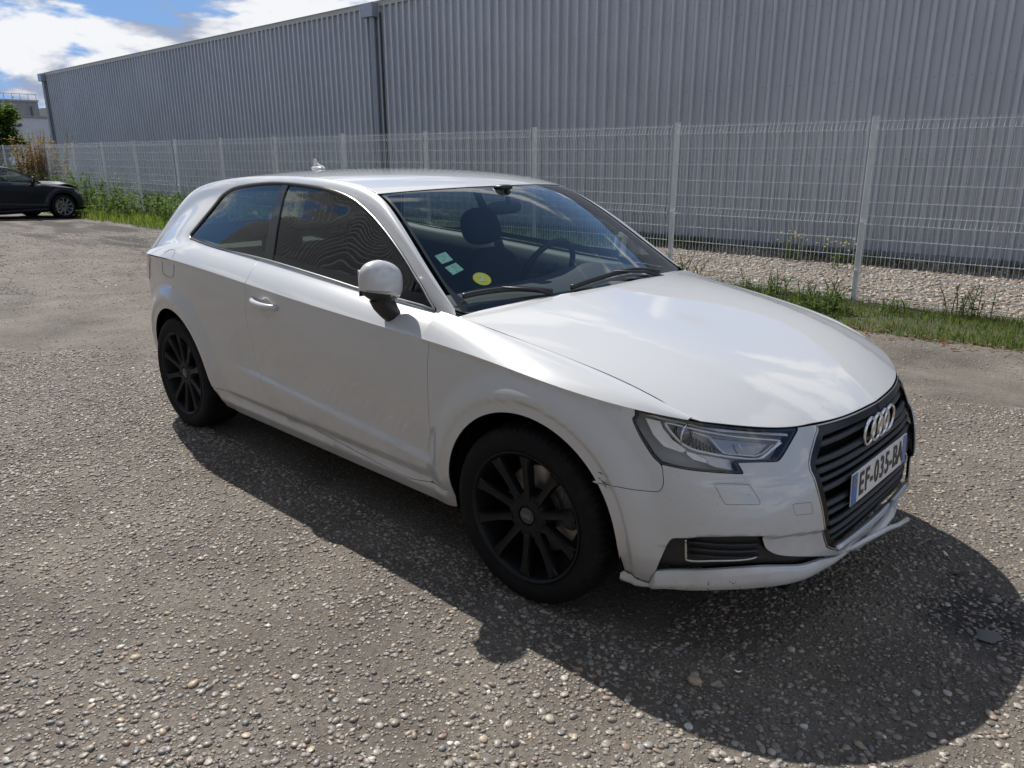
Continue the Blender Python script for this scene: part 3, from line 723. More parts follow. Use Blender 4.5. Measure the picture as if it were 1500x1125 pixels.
    hh = t.m('ADD', t.m('ADD', t.m('MULTIPLY', a, .006), t.m('MULTIPLY', b, .003)), t.m('ADD', t.m('MULTIPLY', fin, .003), t.m('MULTIPLY', t.noise(18, 4, .6, p), .004)))
    t.set('Normal', t.bump(hh, .85, 1.0))
GROUND = mat('exposed_aggregate', (.2, .18, .16), .8, spec=.12, build=b_ground)
xs = np.concatenate([[-3000, -900, -300, -120, -70], np.arange(-46, -18, 1.0), np.arange(-18, 4.01, .12), [5, 7, 10, 20, 60, 200, 900, 3000]])
ys = np.concatenate([[-3000, -900, -200, -60, -20, -10, -6], np.arange(-4, 7.2, .12), [8, 9, 10, 11, 14, 30, 80, 300, 900, 3000]])
def sheet(name, xs, ys, m_, dz=0, zf=gz):
    X, Y = np.meshgrid(xs, ys, indexing='ij'); V = np.stack([X.ravel(), Y.ravel(), zf(X, Y).ravel() + dz], 1); n = len(ys); i = np.arange((len(xs) - 1) * n).reshape(-1, n)[:, :-1].ravel()
    return big_mesh(name, V, np.stack([i, i + n, i + n + 1, i + 1], 1), m_)
GR_ = sheet('ground', xs, ys, GROUND); tag(GR_, kind='structure')
rng = np.random.default_rng(11)
def wob(x, s=1.): return np.sin(x * 2.1 * s) * .5 + np.sin(x * 5.3 * s + 1) * .3 + np.sin(x * 11.7 * s + 2) * .2
# band of smoother, finer surfacing
nearx = [-26, -12, -9, -7, -5.5, -5.16, -4.97, -4.66, -4.19, -3.4, -2.2, -1, 0, .7, 2, 6]; neary = [-12, -5, -3.2, -2.0, -1.06, -.86, -.57, -.43, -.34, 0, .9, 2.0, 2.6, 3.0, 3.8, 4.7]
farx = [-26, -12, -9.5, -8.4, -7.8, -7.4, -6.8, -5.8, -4.4, -2.5, 0, 2, 6]; fary = [-11, -3.0, -1.2, -.32, .19, .94, 1.6, 2.4, 3.3, 4.3, 5.1, 5.4, 6]
def y_near(x): return ip(x, nearx, neary) + .03 * wob(x, 1.5)
def y_far(x): return ip(x, farx, fary) + .06 * wob(x, 1.3)
bx = np.arange(-24, 6, .06); rows = 14
V = []; 
for x, a, b in zip(bx, y_near(bx), y_far(bx)):
    for k in range(rows + 1): V.append((x, a + (b - a) * k / rows, 0))
V = np.array(V); V[:, 2] = gz(V[:, 0], V[:, 1]) + .006
V[::rows + 1, 2] -= .007; V[rows::rows + 1, 2] -= .007
i = np.arange((len(bx) - 1) * (rows + 1)).reshape(-1, rows + 1)[:, :-1].ravel()
def b_patch(t):
    p = t.pos(); med = t.noise(1.3, 6, .62, p); fin = t.noise(90, 5, .75, p); col = t.ramp(med, [(.3, (.080, .071, .060)), (.48, (.135, .121, .103)), (.72, (.210, .190, .163))])
    col = t.mix(t.mr(fin, .45, .7, 0, .65), col, (.30, .275, .24)); v = t.n('TexVoronoi'); v.inputs['Scale'].default_value = 85; t.l(p, v.inputs[0]); s_ = t.n('SeparateColor'); t.l(v.outputs['Color'], s_.inputs[0])
    a = t.m('MULTIPLY', t.mr(v.outputs['Distance'], .42, .2), t.m('MULTIPLY', t.m('GREATER_THAN', s_.outputs[0], .75), t.mr(t.noise(.9, 3, .5, p), .42, .6))); col = t.mix(t.m('MULTIPLY', a, .7), col, (.30, .27, .23))
    ck = t.vor(.55, t.map(p, (1, 1, 1)), 'DISTANCE_TO_EDGE'); cr_ = t.m('MULTIPLY', t.mr(t.m('ADD', ck, t.m('MULTIPLY', t.noise(6, 3, .6, p), .03)), .020, .015), .35); col = t.mix(cr_, col, (.05, .047, .043))
    t.set('Base Color', col); t.set('Normal', t.bump(t.m('ADD', t.m('ADD', t.m('MULTIPLY', fin, .009), t.m('MULTIPLY', t.noise(22, 5, .65, p), .016)), t.m('MULTIPLY', a, .004)), 1.0, 1.0))
PB_ = big_mesh('smooth_paving_band', V, np.stack([i, i + rows + 1, i + rows + 2, i + 1], 1), mat('worn_asphalt', (.16, .15, .14), .8, spec=.12, build=b_patch)); tag(PB_, kind='structure')
# ---- pebbles
def ico():
    t = (1 + 5 ** .5) / 2; V = np.array([(-1, t, 0), (1, t, 0), (-1, -t, 0), (1, -t, 0), (0, -1, t), (0, 1, t), (0, -1, -t), (0, 1, -t), (t, 0, -1), (t, 0, 1), (-t, 0, -1), (-t, 0, 1)], float); V /= np.linalg.norm(V[0])
    F = np.array([(0, 11, 5), (0, 5, 1), (0, 1, 7), (0, 7, 10), (0, 10, 11), (1, 5, 9), (5, 11, 4), (11, 10, 2), (10, 7, 6), (7, 1, 8), (3, 9, 4), (3, 4, 2), (3, 2, 6), (3, 6, 8), (3, 8, 9), (4, 9, 5), (2, 4, 11), (6, 2, 10), (8, 6, 7), (9, 8, 1)])
    return V, F
IV, IF = ico()
Rc = np.array(cam.matrix_world.to_3x3()).T; Cc = np.array(CAM_LOC)
def pix(P):
    q = (P - Cc) @ Rc.T; return np.stack([750 + CAM_F * q[:, 0] / -q[:, 2], 562.5 - CAM_F * q[:, 1] / -q[:, 2]], 1), -q[:, 2]
def view_keep(P, m_=240):
    u, d = pix(P); return (d > .1) & (u[:, 0] > -m_) & (u[:, 0] < 1500 + m_) & (u[:, 1] < 1125 + m_)
PCOL = np.array([(.13, .11, .095), (.17, .145, .12), (.22, .19, .155), (.26, .225, .185), (.20, .185, .17), (.30, .27, .225), (.24, .17, .13), (.14, .14, .14), (.38, .35, .30), (.32, .25, .17), (.09, .08, .075), (.48, .46, .42)])
PCOL = PCOL * 1.22
PW = np.array([2.2, 2.4, 2.2, 1.8, 1.8, 1.2, .8, 1, .5, .4, 1.2, .2]); PW = PW / PW.sum()
def stones(n, xr, yr, smin, smax, sk=2.2, flat=(.28, .58), sink=.35, zf=gz, keep=None, pal=PCOL, pw=PW):
    P = np.stack([rng.uniform(*xr, n), rng.uniform(*yr, n)], 1)
    if keep is not None: P = P[keep(P)]
    n = len(P); z = zf(P[:, 0], P[:, 1]); P3 = np.stack([P[:, 0], P[:, 1], z], 1); k = view_keep(P3); P3 = P3[k]; n = len(P3)
    s_ = smin + (smax - smin) * rng.power(1 / sk, n); el = rng.uniform(.48, 1, n); fl = rng.uniform(*flat, n); an = rng.uniform(0, 2 * np.pi, n); c = pal[rng.choice(len(pal), n, p=pw)] * rng.uniform(.8, 1.2, (n, 1))
    return P3, s_, el, fl, an, c, sink
def stone_mesh(name, st, m_, parent=None):
    P, s_, el, fl, an, c, sink = st; n = len(P)
    V = IV[None] * (1 + rng.uniform(-.24, .24, (n, 12, 1))); V = V * np.stack([s_, s_ * el, s_ * fl * .8], 1)[:, None, :]
    tl = rng.uniform(-.25, .25, (n, 1)); V[:, :, 2] += V[:, :, 0] * tl
    x = V[:, :, 0] * np.cos(an)[:, None] - V[:, :, 1] * np.sin(an)[:, None]; y = V[:, :, 0] * np.sin(an)[:, None] + V[:, :, 1] * np.cos(an)[:, None]
    V = np.stack([x + P[:, None, 0], y + P[:, None, 1], V[:, :, 2] + P[:, None, 2] + (s_ * fl * .8 * (1 - 2 * sink))[:, None] * .6], 2)
    F = (IF[None] + (np.arange(n) * 12)[:, None, None]).reshape(-1, 3); C_ = np.repeat(np.concatenate([c, np.ones((n, 1))], 1), 12, 0)
    return big_mesh(name, V.reshape(-1, 3), F, m_, parent, True, ('tint', C_))
def b_stone(t):
    a = t.n('Attribute'); a.attribute_name = 'tint'; n = t.noise(160, 3, .6, t.pos()); t.set('Base Color', t.mix(t.mr(n, .35, .75, 0, .45), a.outputs['Color'], (.10, .088, .075))); t.set('Roughness', t.mr(n, .3, .7, .55, .85))
STONE = mat('pebble', (.25, .22, .19), .55, build=b_stone)
notband = lambda P: ~((P[:, 1] > y_near(P[:, 0]) - .01) & (P[:, 1] < y_far(P[:, 0]) + .01))
clump = lambda P: rng.uniform(0, 1, len(P)) < .72 + .28 * np.sin(P[:, 0] * 2.3 + 1.5 * np.sin(P[:, 1] * 1.9)) * np.sin(P[:, 1] * 2.9)
near = lambda P: notband(P) & clump(P) & ~((np.abs(P[:, 1]) < .78) & (P[:, 0] > -3.1) & (P[:, 0] < .45))
def gzb(x, y): return gz(x, y) + .007
A1 = stones(76000, (-2.2, 2.2), (-2.6, .9), .004, .0135, 2.2, keep=near)
A2 = stones(60000, (-5.0, -2.2), (-3.6, .5), .006, .015, 2.2, keep=near)
A3 = stones(26000, (-9, -5), (-4.5, .0), .008, .016, 2.0, keep=near)
A4 = stones(24000, (-.8, 3.6), (.9, 3.6), .007, .015, 2.0, keep=near)
A7 = stones(15000, (-17, -8), (-4, 4.8), .009, .019, 2.2, (.3, .6), keep=near)
inband = lambda P: ~notband(P) & (rng.uniform(0, 1, len(P)) < .5 + .5 * np.sin(P[:, 0] * 1.7 + P[:, 1]) * np.sin(P[:, 1] * 2.3))
A5 = stones(17000, (-8, -2.5), (-1.5, 3), .004, .011, 3., zf=gzb, keep=inband); A6 = stones(9000, (-1.5, 2.5), (2.3, 5), .004, .011, 3., zf=gzb, keep=inband)
ALLP = [np.concatenate([a[k] for a in (A1, A2, A3, A4, A5, A6, A7)]) for k in range(6)]
u, d = pix(ALLP[0]); inb = (u[:, 0] > 0) & (u[:, 0] < 1500) & (u[:, 1] > 0) & (u[:, 1] < 1125)
und = ~((np.abs(ALLP[0][:, 1]) < .80) & (ALLP[0][:, 0] > -3.2) & (ALLP[0][:, 0] < .8))
# bigger single pebbles in the foreground are objects of their own
score = ALLP[1] / d * inb * und; top = np.argsort(-score)[:284]
big = np.zeros(len(score), bool); big[top] = True
rest = tuple(a[~big] for a in ALLP) + (.36,)
PEB = stone_mesh('embedded_pebbles', rest, STONE, GR_); tag(PEB, kind='stuff')
# sand and grit between the pebbles
pm = []
for k in range(6):
    bm = bmesh.new(); bmesh.ops.create_icosphere(bm, subdivisions=2, radius=1)
    r_ = random.Random(k)
    import mathutils
    for v in bm.verts: v.co *= 1 + .22 * mathutils.noise.noise(v.co * 1.3 + Vector((k * 7, 0, 0))); 
    me = bpy.data.meshes.new('pebble'); bm.to_mesh(me); bm.free(); me.polygons.foreach_set('use_smooth', [True] * len(me.polygons)); pm.append(me)
def pebble_mat(i, c):
    def b(t):
        n = t.noise(2.2, 4, .6, t.pos(True)); t.set('Base Color', t.mix(t.mr(n, .35, .7, 0, .6), tuple(c), tuple(np.array(c) * .55))); t.set('Roughness', t.mr(n, .3, .7, .35, .65))
    return mat('pebble_tone_%d' % i, tuple(c), .5, build=b)
PM = [pebble_mat(i, c) for i, c in enumerate(PCOL)]
pmesh = {}
def pebble(P, s_, el, fl, an, ci, mi):
    if (ci, mi) not in pmesh:
        me = pm[mi].copy(); me.name = 'pebble'; me.materials.append(PM[ci]); pmesh[ci, mi] = me
    o = bpy.data.objects.new('pebble', pmesh[ci, mi]); COL.objects.link(o); o.parent = GR_; o.location = (P[0], P[1], P[2] + s_ * fl * .25); o.scale = (s_, s_ * el, s_ * fl); o.rotation_euler = (rng.uniform(-.2, .2), rng.uniform(-.2, .2), an)
for i in top:
    pebble(ALLP[0][i], ALLP[1][i] * 1.05, ALLP[2][i], ALLP[3][i], ALLP[4][i], int(rng.choice(len(PCOL), p=PW)), int(rng.integers(6)))
# the few light or large ones that stand out in the photograph
for x, y, s_, ci in ((-.66, -1.92, .017, 9), (-.41, -1.855, .018, 9), (-.28, -2.0, .014, 9), (-.75, -1.93, .014, 8), (.15, -1.55, .016, 2), (.66, -.84, .024, 9), (-.95, -2.0, .015, 5), (-.2, -1.7, .015, 3), (.95, -.95, .014, 8), (-1.5, -1.6, .018, 6), (-1.1, -1.5, .016, 3), (.45, -1.25, .018, 5), (1.05, .35, .018, 10), (1.2, .25, .02, 4), (.8, -.5, .015, 8), (1.15, -.45, .014, 8)):
    pebble((x, y, 0), s_, .8, .5, rng.uniform(0, 3), ci, int(rng.integers(6)))
# puddle of spilled fluid
mb = MB(); n = 60; cx_, cy_ = 1.235, -.01
mb.add([(cx_, cy_, .0062)] + [(cx_ + (.034 + .006 * math.sin(3 * a) + .002 * math.sin(7 * a)) * math.cos(a), cy_ + (.044 + .006 * math.sin(2 * a + 1) + .002 * math.sin(5 * a)) * math.sin(a), .0062) for a in np.linspace(0, 2 * math.pi, n, endpoint=False)], [(0, 1 + i, 1 + (i + 1) % n) for i in range(n)])
o = mb.build('fluid_puddle', mat('wet_film', (.010, .018, .040), .10, spec=.25)); tag(o, 'small dark puddle of fluid on the ground in front of the white car', 'puddle')
# splinters of plastic
for x, y, L, a, m_, lb in ((1.06, .34, .085, .9, BLACKP, 'curved black plastic splinter lying ahead of the broken bumper'), (.985, .46, .04, 2.2, WHT if 'WHT' in globals() else mat('shard_white', (.7, .7, .7), .4), 'small white plastic chip near the black splinter'), (.735, -.725, .022, .4, mat('shard_metal', (.8, .8, .8), .2, .8), 'tiny shiny metal clip on the shaded ground')):
    mb = MB(); mb.tube([(x + t * L * math.cos(a) - .02 * (t * t) * math.sin(a), y + t * L * math.sin(a) + .02 * t * t, .012 + .006 * abs(t)) for t in np.linspace(-.5, .5, 7)], [.002, .005, .006, .006, .006, .005, .002], 6, flat=.4); o = mb.build('plastic_splinter', m_, None, True); tag(o, lb, 'splinter', 'broken plastic bits on the ground')
# ---------------------------------------------------------------- verge, gravel strip
FY = 6.634                                   # fence line
def b_soil(t):
    p = t.pos(); n = t.noise(3, 6, .65, p); f = t.noise(50, 4, .7, p); t.set('Base Color', t.mix(t.mr(f, .35, .7, 0, .5), t.ramp(n, [(.3, (.040, .040, .020)), (.5, (.065, .070, .028)), (.7, (.10, .088, .060))]), (.03, .035, .012))); t.set('Normal', t.bump(f, .8, .02))
SOIL = mat('verge_soil', (.06, .07, .03), .95, build=b_soil)
def strip(name, xa, xb, y0, y1, m_, dz, rows=10, step=.12):
    bx = np.arange(xa, xb, step); V = []
    for x in bx:
        a, b = y0(x), y1(x)
        for k in range(rows + 1): V.append((x, a + (b - a) * k / rows, 0))
    V = np.array(V, float); V[:, 2] = gz(V[:, 0], V[:, 1]) + dz; V[::rows + 1, 2] -= dz + .004
    i = np.arange((len(bx) - 1) * (rows + 1)).reshape(-1, rows + 1)[:, :-1].ravel()
    return tag(big_mesh(name, V, np.stack([i, i + rows + 1, i + rows + 2, i + 1], 1), m_), kind='structure')
yv0 = lambda x: float(5.05 + .10 * wob(x, .9) - .15 * sstep(np.array([x]), -12, -20)[0])
yv1 = lambda x: float(6.55 + .12 * wob(x + 3, .8) + 4.15 * (1 - sstep(np.array([x]), -9., -5.5)[0]))
strip('grass_verge_soil', -45, 8, yv0, yv1, SOIL, .012)
strip('gravel_bed', -9, 8, lambda x: 6.3, lambda x: 10.78, mat('gravel_base', (.16, .135, .11), .9, build=lambda t: t.set('Normal', t.bump(t.noise(30, 4, .6, t.pos()), 1, .03))), .006)
GCOL = np.array([(.34, .27, .21), (.42, .35, .28), (.28, .22, .17), (.36, .31, .26), (.50, .44, .37), (.30, .20, .14), (.24, .21, .19)]); GW_ = np.array([2.4, 2, 2, 2, .8, .7, 1.]); GW_ /= GW_.sum()
G1 = stones(17000, (-7.5, 3.5), (6.45, 10.7), .016, .040, 1.7, (.45, .8), .15, keep=lambda P: rng.uniform(0, 1, len(P)) < sstep(P[:, 0], -7.5, -4.5) * sstep(P[:, 1] + .2 * np.sin(P[:, 0] * 2), 6.4, 7.0), pal=GCOL, pw=GW_)
tag(stone_mesh('gravel', G1, STONE), kind='stuff')
# ---- grass blades
def blades(name, P, h, w, lean, cols, m_):
    n = len(P); a = rng.uniform(0, 2 * np.pi, n); d = np.stack([np.cos(a), np.sin(a)], 1); pr = np.stack([-d[:, 1], d[:, 0]], 1); hh = h * rng.uniform(.45, 1.25, n); ww = w * rng.uniform(.6, 1.3, n); ll = hh * lean * rng.uniform(.2, 1.3, n)
    z = P[:, 2]; V = np.zeros((n, 5, 3)); V[:, 0, :2] = P[:, :2] - pr * ww[:, None]; V[:, 1, :2] = P[:, :2] + pr * ww[:, None]; m2 = P[:, :2] + d * (ll * .35)[:, None]
    V[:, 2, :2] = m2 - pr * (ww * .7)[:, None]; V[:, 3, :2] = m2 + pr * (ww * .7)[:, None]; V[:, 4, :2] = P[:, :2] + d * ll[:, None]
    V[:, 0, 2] = V[:, 1, 2] = z - .01; V[:, 2, 2] = V[:, 3, 2] = z + hh * .6; V[:, 4, 2] = z + hh
    F = np.array([(0, 1, 3), (0, 3, 2), (2, 3, 4)])[None] + (np.arange(n) * 5)[:, None, None]; C_ = cols[rng.integers(0, len(cols), n)] * rng.uniform(.75, 1.25, (n, 1)); C_ = np.repeat(np.concatenate([C_, np.ones((n, 1))], 1), 5, 0)
    return big_mesh(name, V.reshape(-1, 3), F.reshape(-1, 3), m_, None, False, ('tint', C_))
def b_leaf(t):
    a = t.n('Attribute'); a.attribute_name = 'tint'; nt = t.nt; t.set('Base Color', a.outputs['Color']); tr = t.n('BsdfTranslucent'); t.l(t.mix(1.0, a.outputs['Color'], (1.2, 1.35, .55), 'MULTIPLY'), tr.inputs[0]); mx = t.n('MixShader'); mx.inputs[0].default_value = .42; t.l(t.b.outputs[0], mx.inputs[1]); t.l(tr.outputs[0], mx.inputs[2]); t.l(mx.outputs[0], t.out.inputs[0])
LEAF = mat('leaf', (.07, .1, .03), .75, spec=.12, build=b_leaf)
GC = np.array([(.060, .095, .022), (.085, .125, .030), (.11, .15, .040), (.070, .085, .028), (.16, .15, .065), (.045, .075, .02)])
def field(n, xr, yr, keep=None):
    P = np.stack([rng.uniform(*xr, n), rng.uniform(*yr, n)], 1)
    if keep is not None: P = P[keep(P)]
    P = np.column_stack([P, gz(P[:, 0], P[:, 1]) + .01]); return P[view_keep(P, 150)]
cl = lambda P, s_=1.: .5 + .5 * np.sin(P[:, 0] * 1.7 * s_ + 2 * np.sin(P[:, 1] * 1.3 * s_)) * np.sin(P[:, 1] * 2.9 * s_ + P[:, 0] * .6)
yv0a = np.vectorize(yv0)
g1 = field(52000, (-7, 4), (4.95, 6.9), lambda P: (P[:, 1] > yv0a(P[:, 0]) + .02) & (rng.uniform(0, 1, len(P)) < (.25 + .75 * cl(P, 1.3)) * (1 - .75 * sstep(P[:, 1], 6.25, 6.8))))
tag(blades('short_grass', g1, .060, .0035, .7, GC * 1.2, LEAF), kind='stuff')
g2 = field(42000, (-32, -7), (4.7, 10.7), lambda P: (P[:, 1] > yv0a(P[:, 0]) + .02))
tag(blades('rough_grass', g2, .17, .008, .6, GC * 1.7, LEAF), kind='stuff')
g3 = field(9000, (-14, 4), (9.6, 10.75), lambda P: rng.uniform(0, 1, len(P)) < (.15 + .85 * sstep(-P[:, 0], -1, 4)) * cl(P, .8))
tag(blades('grass_by_the_wall', g3, .16, .007, .5, GC * .9, LEAF), kind='stuff')
# fallen leaves along the pavement edge
n = 420; P = np.stack([rng.uniform(-2.5, 3.5, n), 5.02 + rng.normal(0, .13, n)], 1); P = np.column_stack([P, gz(P[:, 0], P[:, 1]) + .02]); a = rng.uniform(0, 6.28, n); s_ = rng.uniform(.012, .032, n)
lv = np.array([(-1, 0, 0), (-.3, .55, .12), (.5, .5, .05), (1.1, 0, .18), (.5, -.5, .1), (-.3, -.55, 0)]); V = lv[None] * s_[:, None, None]; x = V[:, :, 0] * np.cos(a)[:, None] - V[:, :, 1] * np.sin(a)[:, None]; y = V[:, :, 0] * np.sin(a)[:, None] + V[:, :, 1] * np.cos(a)[:, None]; V = np.stack([x, y, V[:, :, 2] * rng.uniform(.2, 3, (n, 1))], 2) + P[:, None]
C_ = np.array([(.20, .10, .04), (.26, .15, .07), (.14, .07, .035), (.30, .20, .11)])[rng.integers(0, 4, n)]; C_ = np.repeat(np.concatenate([C_, np.ones((n, 1))], 1), 6, 0)
tag(big_mesh('fallen_leaves', V.reshape(-1, 3), (np.array([(0, 1, 2), (0, 2, 3), (0, 3, 4), (0, 4, 5)])[None] + (np.arange(n) * 6)[:, None, None]).reshape(-1, 3), LEAF, None, False, ('tint', C_)), kind='stuff')
# ---------------------------------------------------------------- fence
GALV = mat('galvanised_steel', (.8, .81, .82), .5, .0, build=lambda t: t.set('Base Color', t.ramp(t.noise(25, 4, .6, t.pos(True)), [(.3, (.74, .76, .77)), (.7, (.86, .87, .88))])))
FEN = empty('mesh_fence', (-1.625, FY, -.175)); tag(FEN, 'galvanised welded wire mesh fence with square posts in front of the grey warehouse', 'fence')
SP = 2.512
HZ = [1.995, 1.905, 1.72, 1.52, 1.32, 1.13, .98, .89, .72, .53, .34, .17, .075, .03]
mb = MB()
def wire(p, r): mb.tube(p, r, 4, cap=False, up=(1, .02, 0) if abs(p[0][2] - p[-1][2]) > .1 else (0, 0, 1))
for z in HZ: wire([(-SP + .04, -.012 - (.035 if z in (1.905, .89, .17) else 0), z), (-.04, -.012 - (.035 if z in (1.905, .89, .17) else 0), z)], .0054)
vz = [(2.025, 0), (1.995, 0), (1.905, -.035), (1.81, 0), (.98, 0), (.89, -.035), (.80, 0), (.26, 0), (.17, -.035), (.085, 0), (.02, 0)]
for k in range(49):
    x = -SP + .055 + k * .05; wire([(x, y - .008, z) for z, y in vz], .0027)
PAN = mb.build('wire_panel', GALV, FEN); 
mb = MB(); mb.box((0, .02, 1.01), (.058, .05, 2.06), bev=.004); mb.box((0, .02, 2.045), (.062, .054, .012)); mb.box((0, -.012, 1.70), (.05, .012, .03)); mb.box((0, -.012, .90), (.05, .012, .03)); mb.box((0, -.012, .35), (.05, .012, .03)); PST = mb.build('fence_post', mat('post_zinc', (.60, .62, .64), .45, .1, build=lambda t: t.set('Base Color', t.ramp(t.noise(9, 5, .6, t.map(t.pos(True), (1, 1, .3))), [(.3, (.64, .66, .68)), (.7, (.78, .80, .82))]))), FEN)
for k in range(-3, 14):
    if k:
        c = PST.copy(); COL.objects.link(c); c.location = (-SP * k, 0, 0); c.rotation_euler = (rng.normal(0, .006), rng.normal(0, .008), 0)
        c = PAN.copy(); COL.objects.link(c); c.location = (-SP * k, 0, 0)
# ---------------------------------------------------------------- warehouse
WY = FY + 4.18; WX0 = -41.6; WX1 = 10.4; WH_ = 5.28
def b_clad(t):
    p = t.pos(True); g = t.pos(); n = t.noise(.5, 4, .6, g); v = t.n('ObjectInfo'); r_ = v.outputs['Random']
    col = t.mix(t.mr(n, .3, .7), (.54, .57, .63), (.60, .63, .69)); col = t.mix(t.m('MULTIPLY', t.m('SUBTRACT', r_, .5), .25), col, (.66, .68, .72)); st = t.mr(t.noise(3, 4, .6, t.map(g, (6, 1, .25))), .5, .8, 0, .22); t.set('Base Color', t.mix(st, col, (.40, .43, .48)))
CLAD = mat('cladding', (.38, .42, .5), .42, .25, build=b_clad)
WAR = empty('warehouse', (WX0, WY, -.17)); tag(WAR, 'long blue-grey warehouse clad in vertically ribbed steel sheet behind the wire fence', 'building')
def clad_panel(h, parent, m_):
    mb = MB(); prof = []
    for k in range(4):
        x = .25 * k; prof += [(x, 0), (x + .105, 0), (x + .120, -.009), (x + .135, 0), (x + .172, 0), (x + .178, -.075), (x + .230, -.075), (x + .236, 0)]
    prof.append((1.0, 0)); V = []
    for x, y in prof: V += [(x, y, .12), (x, y, h)]
    mb.add(V, [(2 * i, 2 * i + 2, 2 * i + 3, 2 * i + 1) for i in range(len(prof) - 1)])
    mb.mi = 1
    for z in (.35, 1.55, 2.75, 3.95, h - .25):
        for k in range(4): mb.lathe([(.0, -.008), (.007, -.007), (.008, 0)], 6, 'y', (.25 * k + .06, -.001, z))
    return mb.build('cladding_sheet', [m_, mat('screw_head', (.20, .21, .23), .4, .6)], parent)
c0 = clad_panel(WH_, WAR, CLAD)
for k in range(1, int(WX1 - WX0)):
    c = c0.copy(); COL.objects.link(c); c.location = (k * 1.0, -.0015 * (k % 2), 0)
Lw = WX1 - WX0
mb = MB(); mb.box((Lw / 2, -.02, .075), (Lw, .07, .09)); mb.build('base_flashing', mat('light_flashing', (.34, .36, .40), .4, .4), WAR)
mb = MB(); mb.box((Lw / 2, .10, WH_ + .035), (Lw + .1, .34, .11)); mb.box((Lw / 2, -.078, WH_ + .10), (Lw + .1, .02, .02)); mb.build('eaves_flashing', mat('pale_flashing', (.50, .50, .46), .45), WAR)
mb = MB(); mb.box((Lw / 2, 10, 2.6), (Lw - .05, 19.9, 5.1)); mb.build('building_core', mat('core_grey', (.2, .2, .21), .8), WAR)
mb = MB(); mb.add([(0, .1, WH_ + .05), (Lw, .1, WH_ + .05), (Lw, 10, WH_ + .6), (0, 10, WH_ + .6), (0, 20, WH_ + .05), (Lw, 20, WH_ + .05)], [(0, 1, 2, 3), (3, 2, 5, 4)]); mb.build('roof', CLAD, WAR)
mb = MB(); mb.box((0.0, .05, 2.65), (.10, .16, 5.2)); mb.build('corner_trim', mat('pale_trim', (.46, .48, .50), .4), WAR)
PIPE = mat('downpipe_grey', (.32, .36, .43), .35, .3)
def downpipe(x, big=True):
    P_ = MB(); P_.tube([(x, -.14, WH_ - .25), (x, -.14, .15)], .075, 16); D_ = P_.build('downpipe', PIPE, WAR, auto=40)
    mb = MB(); mb.box((x - .06, -.14, WH_ - .10), (.46, .26, .34), bev=.01); mb.build('rainwater_hopper', PIPE, D_)
    mb = MB(); mb.box((x + .16, -.045, WH_ / 2), (.12, .03, WH_ - .3)); mb.build('joint_cover', mat('dark_joint', (.06, .07, .085), .5), D_)
    for z in (1.2, 3.0, 4.5): mb = MB(); mb.lathe([(.078, -.02), (.083, -.02), (.083, .02), (.078, .02)], 16, 'z', (x, -.14, z)); mb.build('pipe_clip', PIPE, D_)
downpipe(-15.80 - WX0); downpipe(.15)
# warehouse across the yard, behind the photographer (seen as a reflection in the car)
W2 = empty('warehouse', (-40, -15.0, 0)); tag(W2, 'pale ribbed metal shed across the yard behind the photographer, seen mirrored in the car doors', 'building')
CL2 = mat('pale_cladding', (.66, .65, .62), .5)
c0 = clad_panel(14.0, W2, CL2); c0.location = (0, 0, 0); c0.scale = (2.0, -5.0, 1)
for k in range(1, 36): c = c0.copy(); COL.objects.link(c); c.location = (2.0 * k, 0, 0)
mb = MB(); mb.box((36, -8.2, 7.0), (72, 16, 13.9)); mb.build('building_core', mat('core_grey', (.2, .2, .21), .8), W2)

def supershape_s(c, r):
    V = [(c[0] + r * x, c[1] + r * y, c[2] + r * z) for x, y, z in ((1, 0, 0), (-1, 0, 0), (0, 1, 0), (0, -1, 0), (0, 0, .7), (0, 0, -.7))]
    return V, [(0, 2, 4), (2, 1, 4), (1, 3, 4), (3, 0, 4), (2, 0, 5), (1, 2, 5), (3, 1, 5), (0, 3, 5)]
# ---------------------------------------------------------------- the white car
CAR = empty('parked_car', (0, 0, 0))
tag(CAR, 'white three-door hatchback with black wheels and a broken front bumper lip, parked in the foreground', 'car')
onT = lambda P: np.abs(P[:, 2] - tz(P[:, 0])) < .004
def mid(f): return lambda P: f(P) | (np.abs(P[:, 1]) < .004)
def bk(k): return np.array(BK[k])
def uline(S, u0, u1, v, n=60): return np.stack([np.linspace(u0, u1, n), np.full(n, float(v))], 1)
def vline(S, u, v0, v1, n=20): return np.stack([np.full(n, float(u)), np.linspace(v0, v1, n)], 1)
def u_at(S, x, v): return brent(lambda u: S.at(np.array([[u, v]]))[0, 0] - x, 0, S.U)
def brent(f, a, b):
    fa = f(a)
    for _ in range(40):
        c = (a + b) / 2; fc = f(c)
        if (fa > 0) == (fc > 0): a, fa = c, fc
        else: b = c
    return (a + b) / 2
def tuv(S, line):
    """snap the first point of a line to the tornado edge"""
    l = np.array(line, float); return l
TV = S1.V
dF = cr(bk('door_front')); dR = cr(bk('door_rear'))
dF[0, 1] = TV; dR[0, 1] = TV
uF, uR = dF[0, 0], dR[0, 0]
sill = cr(bk('sill_line')); sillr = cr(bk('sill_rear'))
aF = cr(bk('arch_f')); aR = cr(bk('arch_r'))
def cut(line, p0=None, p1=None):
    """part of a line between the points nearest to p0 and p1 (ends replaced by them)"""
    l = np.array(line); i = 0 if p0 is None else int(np.argmin(((l - p0) ** 2).sum(1))); j = len(l) - 1 if p1 is None else int(np.argmin(((l - p1) ** 2).sum(1)))
    r = l[i:j + 1] if i <= j else l[j:i + 1][::-1]
    r = r.copy()
    if p0 is not None: r[0] = p0
    if p1 is not None: r[-1] = p1
    return r
dB1 = dF[-1]; dB0 = dR[-1]          # door bottom corners
sill_d = cut(sill, dB0, dB1)
